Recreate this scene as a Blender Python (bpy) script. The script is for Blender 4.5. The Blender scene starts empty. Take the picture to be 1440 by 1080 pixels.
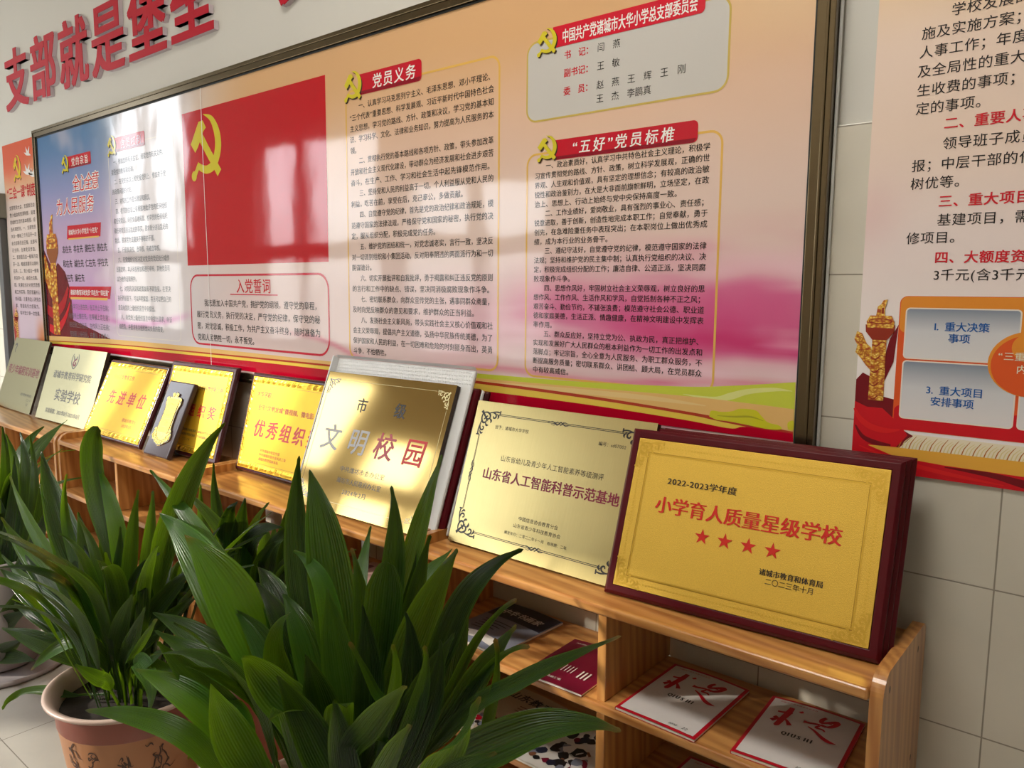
import bpy, bmesh, math, random
from mathutils import Vector, Matrix, noise
from mathutils.geometry import tessellate_polygon

random.seed(11)
SC = bpy.context.scene
COL = SC.collection

# ------------------------------------------------------------------ camera
CAM = Vector((0.0, -1.7, 1.42))
YAW, PITCH, ROLL = math.radians(-39.67966), math.radians(-6.8066), math.radians(0.48947)
fwd = Vector((math.sin(YAW) * math.cos(PITCH), math.cos(YAW) * math.cos(PITCH), math.sin(PITCH)))
rgt = fwd.cross(Vector((0, 0, 1))).normalized()
upv = rgt.cross(fwd)
rgt, upv = rgt * math.cos(ROLL) + upv * math.sin(ROLL), -rgt * math.sin(ROLL) + upv * math.cos(ROLL)
cd = bpy.data.cameras.new('camera')
cam = bpy.data.objects.new('camera', cd)
COL.objects.link(cam)
cam.matrix_world = Matrix(((rgt.x, upv.x, -fwd.x, CAM.x), (rgt.y, upv.y, -fwd.y, CAM.y), (rgt.z, upv.z, -fwd.z, CAM.z), (0, 0, 0, 1)))
cd.sensor_width = 36.0
cd.lens = 36.0 * 1093.977 / 1440.0
cd.clip_start = 0.02
SC.camera = cam

# ------------------------------------------------------------------ sky, sun, windows' daylight, exposure
WORLD_STRENGTH = 5.5
SUN_STRENGTH = 3.4
SUN_DIR = Vector((0.66, 0.64, -0.38)).normalized()
SC.view_settings.view_transform = 'Standard'
SC.view_settings.look = 'None'
SC.view_settings.exposure = 0.33
SC.view_settings.gamma = 1.0
SC.view_settings.use_curve_mapping = False

wd = bpy.data.worlds.new('sky')
SC.world = wd
wd.use_nodes = True
nt = wd.node_tree
nt.nodes.clear()
wo = nt.nodes.new('ShaderNodeOutputWorld')
bg = nt.nodes.new('ShaderNodeBackground')
tc = nt.nodes.new('ShaderNodeTexCoord')
sep = nt.nodes.new('ShaderNodeSeparateXYZ')
rmp = nt.nodes.new('ShaderNodeValToRGB')
nt.links.new(tc.outputs['Generated'], sep.inputs[0])
nt.links.new(sep.outputs['Z'], rmp.inputs[0])
rmp.color_ramp.elements[0].position = 0.0
rmp.color_ramp.elements[0].color = (0.50, 0.49, 0.46, 1)
rmp.color_ramp.elements[1].position = 0.10
rmp.color_ramp.elements[1].color = (0.93, 0.97, 1.0, 1)
e = rmp.color_ramp.elements.new(0.7)
e.color = (0.72, 0.85, 1.0, 1)
nt.links.new(rmp.outputs[0], bg.inputs['Color'])
bg.inputs['Strength'].default_value = WORLD_STRENGTH
nt.links.new(bg.outputs[0], wo.inputs[0])

sl = bpy.data.lights.new('sun', 'SUN')
sl.energy = SUN_STRENGTH
sl.angle = math.radians(2.2)
sl.color = (1.0, 0.93, 0.80)
so = bpy.data.objects.new('sun', sl)
COL.objects.link(so)
so.location = (-6, -8, 6)
so.rotation_euler = SUN_DIR.to_track_quat('-Z', 'Y').to_euler()

FRONT_Y = -2.6
FILL_STRENGTH = 17.0
WINDOWS = [(-10.0, -8.1, 0.9, 3.62), (-6.75, -4.95, 0.9, 2.80), (-4.72, -3.2, 0.9, 2.28)]
for (x0, x1, z0, z1) in WINDOWS:
    pl = bpy.data.lights.new('window_portal', 'AREA')
    pl.shape = 'RECTANGLE'
    pl.size, pl.size_y = x1 - x0, z1 - z0
    pl.cycles.is_portal = True
    po = bpy.data.objects.new('window_portal', pl)
    COL.objects.link(po)
    po.location = ((x0 + x1) / 2, FRONT_Y - 0.16, (z0 + z1) / 2)
    po.rotation_euler = (math.pi / 2, 0, 0)


# ------------------------------------------------------------------ materials
def lin(c):
    c = c / 255.0
    return c / 12.92 if c <= 0.04045 else ((c + 0.055) / 1.055) ** 2.4


def rgb(r, g, b):
    return (lin(r), lin(g), lin(b), 1.0)


def new_mat(name):
    m = bpy.data.materials.new(name)
    m.use_nodes = True
    t = m.node_tree
    return m, t, t.nodes['Principled BSDF']


def N(t, kind, **kw):
    n = t.nodes.new(kind)
    for k, v in kw.items():
        setattr(n, k, v)
    return n


def math_node(t, op, a, b=None):
    n = N(t, 'ShaderNodeMath', operation=op)
    for i, x in enumerate((a, b)):
        if x is None:
            continue
        if isinstance(x, (int, float)):
            n.inputs[i].default_value = x
        else:
            t.links.new(x, n.inputs[i])
    return n.outputs[0]


def mix_rgb(t, fac, a, b, blend='MIX'):
    n = N(t, 'ShaderNodeMix', data_type='RGBA', blend_type=blend)
    for i, x in ((0, fac), (6, a), (7, b)):
        if isinstance(x, (int, float)):
            n.inputs[i].default_value = x
        elif isinstance(x, tuple):
            n.inputs[i].default_value = x
        else:
            t.links.new(x, n.inputs[i])
    return n.outputs[2]


def bump(t, bsdf, height, strength, dist=0.01):
    b = N(t, 'ShaderNodeBump')
    b.inputs['Strength'].default_value = strength
    b.inputs['Distance'].default_value = dist
    t.links.new(height, b.inputs['Height'])
    t.links.new(b.outputs[0], bsdf.inputs['Normal'])


def noise_tex(t, vec, scale, detail=3.0, rough=0.5):
    n = N(t, 'ShaderNodeTexNoise')
    n.inputs['Scale'].default_value = scale
    n.inputs['Detail'].default_value = detail
    n.inputs['Roughness'].default_value = rough
    if vec is not None:
        t.links.new(vec, n.inputs['Vector'])
    return n.outputs[0]


def coords(t, which='Object', scale=(1, 1, 1)):
    c = N(t, 'ShaderNodeTexCoord')
    mp = N(t, 'ShaderNodeMapping')
    mp.inputs['Scale'].default_value = scale
    t.links.new(c.outputs[which], mp.inputs[0])
    return mp.outputs[0]


def plain(name, col, rough=0.5, metal=0.0, spec=0.5, var=0.06, nscale=6.0, bmp=0.0, bscale=60.0):
    """Simple surface with slight procedural tone variation."""
    m, t, b = new_mat(name)
    v = coords(t)
    n = noise_tex(t, v, nscale, 4)
    dark = tuple(c * (1 - var) for c in col[:3]) + (1,)
    lite = tuple(min(1, c * (1 + var)) for c in col[:3]) + (1,)
    t.links.new(mix_rgb(t, n, dark, lite), b.inputs['Base Color'])
    b.inputs['Roughness'].default_value = rough
    b.inputs['Metallic'].default_value = metal
    b.inputs['Specular IOR Level'].default_value = spec
    if bmp:
        bump(t, b, noise_tex(t, v, bscale, 3), bmp, 0.002)
    return m


def film_bump(t, b):
    """Gentle ripple of the glossy film pressed over the printed board."""
    g = N(t, 'ShaderNodeNewGeometry')
    mp = N(t, 'ShaderNodeMapping')
    mp.inputs['Scale'].default_value = (1.0, 0.0, 0.8)
    t.links.new(g.outputs['Position'], mp.inputs[0])
    n1 = noise_tex(t, mp.outputs[0], 2.6, 2)
    n2 = noise_tex(t, mp.outputs[0], 14.0, 2)
    h = math_node(t, 'ADD', n1, math_node(t, 'MULTIPLY', n2, 0.03))
    bump(t, b, h, 1.0, 0.0035)


def film(name, col, rough=0.06, attr=None):
    """Ink under a glossy laminate film."""
    m, t, b = new_mat(name)
    if attr:
        a = N(t, 'ShaderNodeVertexColor', layer_name=attr)
        t.links.new(a.outputs[0], b.inputs['Base Color'])
    else:
        b.inputs['Base Color'].default_value = col
    b.inputs['Roughness'].default_value = rough
    b.inputs['Specular IOR Level'].default_value = 0.52
    film_bump(t, b)
    return m


def matte_print(name, col, attr=None, rough=0.42):
    m, t, b = new_mat(name)
    if attr:
        a = N(t, 'ShaderNodeVertexColor', layer_name=attr)
        t.links.new(a.outputs[0], b.inputs['Base Color'])
    else:
        b.inputs['Base Color'].default_value = col
    b.inputs['Roughness'].default_value = rough
    b.inputs['Specular IOR Level'].default_value = 0.3
    return m


def carved_gold(name, attr=None, base=None, red=(176, 72, 30), lite=(250, 226, 130), gold=(226, 170, 52), scale=90.0, rough=0.42):
    """Printed picture of carved gilt stone: scales picked out in pale gold and red-brown."""
    m, t, b = new_mat(name)
    v = N(t, 'ShaderNodeTexVoronoi')
    v.inputs['Scale'].default_value = scale
    t.links.new(coords(t, 'Object', (1, 1, 1.5)), v.inputs['Vector'])
    cr = N(t, 'ShaderNodeValToRGB')
    cr.color_ramp.elements[0].position = 0.10
    cr.color_ramp.elements[0].color = rgb(*lite)
    cr.color_ramp.elements[1].position = 0.75
    cr.color_ramp.elements[1].color = rgb(*red)
    e_ = cr.color_ramp.elements.new(0.42)
    e_.color = rgb(*gold)
    t.links.new(v.outputs['Distance'], cr.inputs[0])
    t.links.new(cr.outputs[0], b.inputs['Base Color'])
    b.inputs['Roughness'].default_value = rough
    return m


def wood(name, axis, light=(212, 154, 88), dark=(168, 106, 52), rough=0.28):
    m, t, b = new_mat(name)
    sc = [9.0, 9.0, 9.0]
    sc[axis] = 0.9
    v = coords(t, 'Object', tuple(sc))
    wv = N(t, 'ShaderNodeTexWave', wave_type='BANDS', bands_direction='DIAGONAL')
    wv.inputs['Scale'].default_value = 2.2
    wv.inputs['Distortion'].default_value = 7.0
    wv.inputs['Detail'].default_value = 3.0
    wv.inputs['Detail Scale'].default_value = 0.8
    t.links.new(v, wv.inputs['Vector'])
    fine = noise_tex(t, coords(t, 'Object', tuple(s * (6 if i != axis else 2) for i, s in enumerate(sc))), 3.0, 4)
    # glued staves, each of its own tone
    c = N(t, 'ShaderNodeTexCoord')
    sp = N(t, 'ShaderNodeSeparateXYZ')
    t.links.new(c.outputs['Object'], sp.inputs[0])
    others = [i for i in range(3) if i != axis]
    s1 = math_node(t, 'FLOOR', math_node(t, 'MULTIPLY', sp.outputs[others[0]], 21.0))
    s2 = math_node(t, 'FLOOR', math_node(t, 'MULTIPLY', sp.outputs[others[1]], 21.0))
    wn = N(t, 'ShaderNodeTexWhiteNoise', noise_dimensions='1D')
    t.links.new(math_node(t, 'ADD', s1, math_node(t, 'MULTIPLY', s2, 7.31)), wn.inputs['W'])
    f = math_node(t, 'ADD', math_node(t, 'MULTIPLY', wv.outputs[0], 0.45), math_node(t, 'MULTIPLY', fine, 0.3))
    f = math_node(t, 'ADD', f, math_node(t, 'MULTIPLY', wn.outputs[0], 0.32))
    cr = N(t, 'ShaderNodeValToRGB')
    cr.color_ramp.elements[0].position = 0.18
    cr.color_ramp.elements[0].color = rgb(*light)
    cr.color_ramp.elements[1].position = 0.92
    cr.color_ramp.elements[1].color = rgb(*dark)
    t.links.new(f, cr.inputs[0])
    t.links.new(cr.outputs[0], b.inputs['Base Color'])
    b.inputs['Roughness'].default_value = rough
    b.inputs['Coat Weight'].default_value = 0.35
    b.inputs['Coat Roughness'].default_value = 0.15
    bump(t, b, fine, 0.12, 0.001)
    return m


def metal(name, col, rough, stretch=(60, 2, 60), bstr=0.15, metallic=1.0, var=0.08):
    """Brushed or foil metal plate."""
    m, t, b = new_mat(name)
    v = coords(t, 'Object', stretch)
    n = noise_tex(t, v, 4.0, 4)
    t.links.new(mix_rgb(t, n, tuple(c * (1 - var) for c in col[:3]) + (1,), tuple(min(1, c * (1 + var)) for c in col[:3]) + (1,)), b.inputs['Base Color'])
    b.inputs['Metallic'].default_value = metallic
    b.inputs['Roughness'].default_value = rough
    bump(t, b, n, bstr, 0.0006)
    return m


M = {}
M['wall'] = plain('white_wall_paint', rgb(214, 211, 203), 0.75, spec=0.3, var=0.03, nscale=3, bmp=0.08, bscale=120)
M['ceil'] = plain('ceiling_paint', rgb(226, 224, 218), 0.8, var=0.02)


def tile_mat(name, base, grout, w, h, ox, oz, rough, axes=('X', 'Z')):
    m, t, b = new_mat(name)
    g = N(t, 'ShaderNodeNewGeometry')
    s = N(t, 'ShaderNodeSeparateXYZ')
    t.links.new(g.outputs['Position'], s.inputs[0])
    cb = N(t, 'ShaderNodeCombineXYZ')
    t.links.new(math_node(t, 'SUBTRACT', s.outputs[axes[0]], ox), cb.inputs[0])
    t.links.new(math_node(t, 'SUBTRACT', s.outputs[axes[1]], oz), cb.inputs[1])
    br = N(t, 'ShaderNodeTexBrick', offset=0.0, squash=1.0)
    br.inputs['Scale'].default_value = 1.0
    br.inputs['Brick Width'].default_value = w
    br.inputs['Row Height'].default_value = h
    br.inputs['Mortar Size'].default_value = 0.0016
    br.inputs['Mortar Smooth'].default_value = 0.2
    t.links.new(cb.outputs[0], br.inputs['Vector'])
    n = noise_tex(t, g.outputs['Position'], 5.0, 5, 0.6)
    n2 = noise_tex(t, g.outputs['Position'], 40.0, 3)
    c1 = mix_rgb(t, n, tuple(c * 0.84 for c in base[:3]) + (1,), tuple(min(1, c * 1.10) for c in base[:3]) + (1,))
    c1 = mix_rgb(t, math_node(t, 'MULTIPLY', n2, 0.15), c1, rgb(205, 190, 160))
    t.links.new(mix_rgb(t, br.outputs['Fac'], c1, grout), b.inputs['Base Color'])
    b.inputs['Roughness'].default_value = rough
    inv = math_node(t, 'SUBTRACT', 1.0, br.outputs['Fac'])
    bump(t, b, inv, 0.5, 0.002)
    return m


M['tile'] = tile_mat('cream_wall_tile', rgb(214, 208, 194), rgb(150, 142, 128), 0.45, 0.30, -0.202, 0.26, 0.16)
M['floor'] = tile_mat('pale_floor_tile', rgb(196, 192, 184), rgb(140, 134, 124), 0.8, 0.8, -0.3, -0.15, 0.22, ('X', 'Y'))
M['pine_x'] = wood('pine_grain_along', 0)
M['pine_y'] = wood('pine_grain_deep', 1)
M['pine_z'] = wood('pine_grain_upright', 2)
M['frame_bronze'] = metal('bronze_aluminium', rgb(112, 98, 74), 0.22, (3, 60, 60), 0.06, 0.9)
M['frame_black'] = plain('black_gasket', rgb(14, 20, 16), 0.5)
M['letter_red'] = plain('red_acrylic_face', rgb(188, 14, 42), 0.35, spec=0.15, var=0.04)
M['letter_side'] = plain('grey_foam_side', rgb(208, 194, 200), 0.7)
M['grey_metal'] = plain('grey_painted_metal', rgb(128, 126, 112), 0.45)
M['dark_grey'] = plain('dark_grey_plastic', rgb(92, 90, 88), 0.5)
M['white_plastic'] = plain('white_plastic', rgb(226, 226, 224), 0.35)
M['win_frame'] = plain('window_frame_paint', rgb(214, 210, 204), 0.4)


# ------------------------------------------------------------------ mesh builder
GLYPHS = {}


def glyph(ch, bold=0.0):
    """Outline of one character as (verts2d, faces), one em high."""
    k = (ch, bold)
    if k in GLYPHS:
        return GLYPHS[k]
    c = bpy.data.curves.new('glyph', 'FONT')
    c.body = ch
    c.size = 1.0
    c.resolution_u = 3
    c.offset = bold
    o = bpy.data.objects.new('glyph', c)
    COL.objects.link(o)
    bpy.context.view_layer.update()
    me = o.to_mesh()
    vs = [(v.co.x, v.co.y) for v in me.vertices]
    fs = []
    for p in me.polygons:
        idx = list(p.vertices)
        a = 0.0
        for i in range(len(idx)):
            x1, y1 = vs[idx[i]]
            x2, y2 = vs[idx[(i + 1) % len(idx)]]
            a += x1 * y2 - x2 * y1
        fs.append(idx if a > 0 else idx[::-1])
    o.to_mesh_clear()
    bpy.data.objects.remove(o)
    bpy.data.curves.remove(c)
    GLYPHS[k] = (vs, fs)
    return GLYPHS[k]


def WEIGHT(b):
    """Offsets at which an outline is laid down again to thicken its strokes by b em."""
    if b == 0:
        return [(0, 0)]
    if b < 0:            # broad uprights, thin crossbars
        return [(b, 0), (b * 0.5, 0), (0, 0), (-b * 0.5, 0), (-b, 0)]
    if b < 0.009:
        return [(-b, 0), (b, 0)]
    if b < 0.03:
        return [(-b, -b * 0.50), (0.97 * b, -b * 0.55), (b, b * 0.5), (-0.97 * b, b * 0.55)]
    return [(-b, -0.975 * b), (b, -b), (0.975 * b, b), (-0.975 * b, 0.975 * b)]


def rrect(x0, y0, x1, y1, r, n=6):
    pts = []
    for cx, cy, a0 in ((x1 - r, y1 - r, 0), (x0 + r, y1 - r, 90), (x0 + r, y0 + r, 180), (x1 - r, y0 + r, 270)):
        for i in range(n + 1):
            a = math.radians(a0 + 90 * i / n)
            pts.append((cx + r * math.cos(a), cy + r * math.sin(a)))
    return pts


def smooth_path(pts, n=6):
    """Catmull-Rom through points of any dimension."""
    P = [tuple(p) for p in pts]
    P = [P[0]] + P + [P[-1]]
    out = []
    for i in range(1, len(P) - 2):
        p0, p1, p2, p3 = P[i - 1], P[i], P[i + 1], P[i + 2]
        for k in range(n):
            s = k / n
            out.append(tuple(0.5 * ((2 * b) + (-a + c) * s + (2 * a - 5 * b + 4 * c - d) * s * s + (-a + 3 * b - 3 * c + d) * s ** 3)
                             for a, b, c, d in zip(p0, p1, p2, p3)))
    out.append(P[-2])
    return out


class MB:
    """Collects shapes; build() links them as ONE mesh object."""

    def __init__(self):
        self.v, self.f, self.mi, self.mats = [], [], [], []
        self.cols = None
        self.runs = []

    def mid(self, m):
        if m not in self.mats:
            self.mats.append(m)
        return self.mats.index(m)

    def add(self, vs, fs, m):
        o = len(self.v)
        self.v += [tuple(p) for p in vs]
        k = self.mid(m)
        for f in fs:
            self.f.append([i + o for i in f])
            self.mi.append(k)

    def box(self, x0, y0, z0, x1, y1, z1, m):
        vs = [(x0, y0, z0), (x1, y0, z0), (x1, y1, z0), (x0, y1, z0), (x0, y0, z1), (x1, y0, z1), (x1, y1, z1), (x0, y1, z1)]
        self.add(vs, [(0, 3, 2, 1), (4, 5, 6, 7), (0, 1, 5, 4), (1, 2, 6, 5), (2, 3, 7, 6), (3, 0, 4, 7)], m)

    def poly(self, pts, w, m):
        a = sum(pts[i][0] * pts[(i + 1) % len(pts)][1] - pts[(i + 1) % len(pts)][0] * pts[i][1] for i in range(len(pts)))
        if a < 0:
            pts = pts[::-1]
        tri = tessellate_polygon([[Vector((p[0], p[1], 0)) for p in pts]])
        fs = []
        for t in tri:
            (x1, y1), (x2, y2), (x3, y3) = pts[t[0]][:2], pts[t[1]][:2], pts[t[2]][:2]
            fs.append(t if (x2 - x1) * (y3 - y1) - (x3 - x1) * (y2 - y1) > 0 else t[::-1])
        self.add([(p[0], p[1], w) for p in pts], fs, m)

    def prism(self, pts, w0, w1, m, mside=None):
        a = sum(pts[i][0] * pts[(i + 1) % len(pts)][1] - pts[(i + 1) % len(pts)][0] * pts[i][1] for i in range(len(pts)))
        if a < 0:
            pts = pts[::-1]
        self.poly(pts, w1, m)
        n = len(pts)
        vs = [(p[0], p[1], w0) for p in pts] + [(p[0], p[1], w1) for p in pts]
        self.add(vs, [(i, (i + 1) % n, n + (i + 1) % n, n + i) for i in range(n)], mside or m)
        self.add([(p[0], p[1], w0) for p in pts], [tuple(range(n - 1, -1, -1))], mside or m)

    def ring(self, outer, inner, w, m):
        n = len(outer)
        self.add([(p[0], p[1], w) for p in outer] + [(p[0], p[1], w) for p in inner],
                 [(i, (i + 1) % n, n + (i + 1) % n, n + i) for i in range(n)], m)

    def outline(self, x0, y0, x1, y1, r, th, w, m):
        self.ring(rrect(x0, y0, x1, y1, r), rrect(x0 + th, y0 + th, x1 - th, y1 - th, max(r - th, 0.0005)), w, m)

    def ribbon(self, pts, widths, w, m, n=6):
        self.lift = (getattr(self, 'lift', 0) + 1) % 12
        w = w + self.lift * 0.00002
        """Flat brush stroke: points (u,v) with a width at each point."""
        q = smooth_path([(p[0], p[1], wd) for p, wd in zip(pts, widths)], n)
        L, Rr = [], []
        for i, (x, y, wd) in enumerate(q):
            a = q[max(0, i - 1)]
            b = q[min(len(q) - 1, i + 1)]
            dx, dy = b[0] - a[0], b[1] - a[1]
            l = math.hypot(dx, dy) or 1e-9
            nx, ny = -dy / l, dx / l
            wd = max(wd, 1e-5)
            L.append((x + nx * wd / 2, y + ny * wd / 2, w))
            Rr.append((x - nx * wd / 2, y - ny * wd / 2, w))
        k = len(q)
        self.add(L + Rr, [(i, k + i, k + i + 1, i + 1) for i in range(k - 1)], m)

    def strokes(self, sl, x, y, sx, sy, w, m, k=1.0):
        for pts, wds in sl:
            self.ribbon([(x + p[0] * sx, y + p[1] * sy) for p in pts], [a * sx * k for a in wds], w, m)

    def text(self, s, u, v, size, m, w=0.0004, pitch=None, sx=1.0, bold=0.0, slant=0.0, width=None, right=None):
        """Row of characters, baseline-left at (u, v); width= stretches the row to that length."""
        pitch = pitch or size
        self.runs.append((len(self.v), len(self.f)))
        adv = []
        for ch in s:
            if ch in ' ':
                adv.append(0.5)
            elif ord(ch) < 0x2000 and ch not in '“”':
                g = glyph(ch, 0.0)
                adv.append((max([p[0] for p in g[0]]) + 0.07) if g[0] else 0.5)
            elif ch in '“”':
                adv.append(0.5)
            else:
                adv.append(1.0)
        tot = sum(adv) * pitch
        if width:
            pitch *= width / tot
            sx = min(1.2, pitch / size)
        x = u
        for ch, a in zip(s, adv):
            if ch not in ' \u3000':
                vs, fs = glyph(ch)
                for q, (ox, oy) in enumerate(WEIGHT(bold)):
                    self.add([(x + (p[0] * sx + slant * p[1] + ox) * size, v + (p[1] + oy) * size, w + q * 0.00002) for p in vs], fs, m)
            x += a * pitch
        return x

    def solid_glyph(self, ch, u, v, sx, sy, w0, w1, mface, mside, bold=0.0, slant=0.0):
        vs, fs = glyph(ch)
        cnt = set()
        for f in fs:
            for i in range(len(f)):
                cnt.add((f[i], f[(i + 1) % len(f)]))
        side = [(a, b) for (a, b) in cnt if (b, a) not in cnt]
        n = len(vs)
        for q, (ox, oy) in enumerate(WEIGHT(bold)):
            P = [(u + (p[0] + ox + slant * p[1]) * sx, v + (p[1] + oy) * sy) for p in vs]
            z1 = w1 + q * 0.00003
            self.add([(p[0], p[1], z1) for p in P], fs, mface)
            self.add([(p[0], p[1], w0) for p in P] + [(p[0], p[1], z1) for p in P], [(a, b, n + b, n + a) for a, b in side], mside)

    def mapped(self, fn):
        self.v = [fn(*p) for p in self.v]
        return self

    def build_rows(self, name, parent):
        """One mesh for each row of characters (and one for whatever stands between two rows)."""
        cuts = self.runs + [(len(self.v), len(self.f))]
        if cuts[0][1] > 0:
            cuts = [(0, 0)] + cuts
        for (v0, f0), (v1, f1) in zip(cuts, cuts[1:]):
            if f1 > f0:
                r = MB()
                r.v = self.v[v0:v1]
                r.f = [[i - v0 for i in f] for f in self.f[f0:f1]]
                for k in self.mi[f0:f1]:
                    r.mi.append(r.mid(self.mats[k]))
                r.build(name, parent, world=False)

    def build(self, name, parent=None, world=True, smooth=False, bevel=0.0, seg=2):
        me = bpy.data.meshes.new(name)
        vs = self.v
        if parent is not None and world:
            mw, p_ = Matrix.Identity(4), parent
            while p_ is not None:
                mw = p_.matrix_basis @ mw
                p_ = p_.parent
            inv = mw.inverted()
            vs = [tuple(inv @ Vector(p)) for p in vs]
        me.from_pydata(vs, [], self.f)
        for m in self.mats:
            me.materials.append(m)
        me.polygons.foreach_set('material_index', self.mi)
        if smooth:
            me.polygons.foreach_set('use_smooth', [True] * len(me.polygons))
        if self.cols:
            ca = me.color_attributes.new('ink', 'FLOAT_COLOR', 'POINT')
            ca.data.foreach_set('color', [c for q in self.cols for c in q])
        me.update()
        o = bpy.data.objects.new(name, me)
        COL.objects.link(o)
        if parent is not None:
            o.parent = parent
        if bevel:
            bv = o.modifiers.new('soft_edges', 'BEVEL')
            bv.width = bevel
            bv.segments = seg
            bv.limit_method = 'ANGLE'
            bv.angle_limit = math.radians(40)
        return o


def tag(o, label=None, cat=None, group=None, kind=None):
    if label:
        o['label'] = label
    if cat:
        o['category'] = cat
    if group:
        o['group'] = group
    if kind:
        o['kind'] = kind
    return o


def thing(name, label, cat, mat=None, group=None):
    o = bpy.data.objects.new(name, None)
    o.empty_display_size = 0.05
    COL.objects.link(o)
    if mat is not None:
        if isinstance(mat, Matrix):
            o.matrix_world = mat
        else:
            o.location = mat
    bpy.context.view_layer.update()
    return tag(o, label, cat, group)


def wallmap(d):
    """(u, v, w) on the back wall -> world; d is how far the surface stands off the wall."""
    return lambda u, v, w: (u, -d - w, v)


def struct(name, mb, **kw):
    return tag(mb.build(name, **kw), kind='structure')

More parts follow.
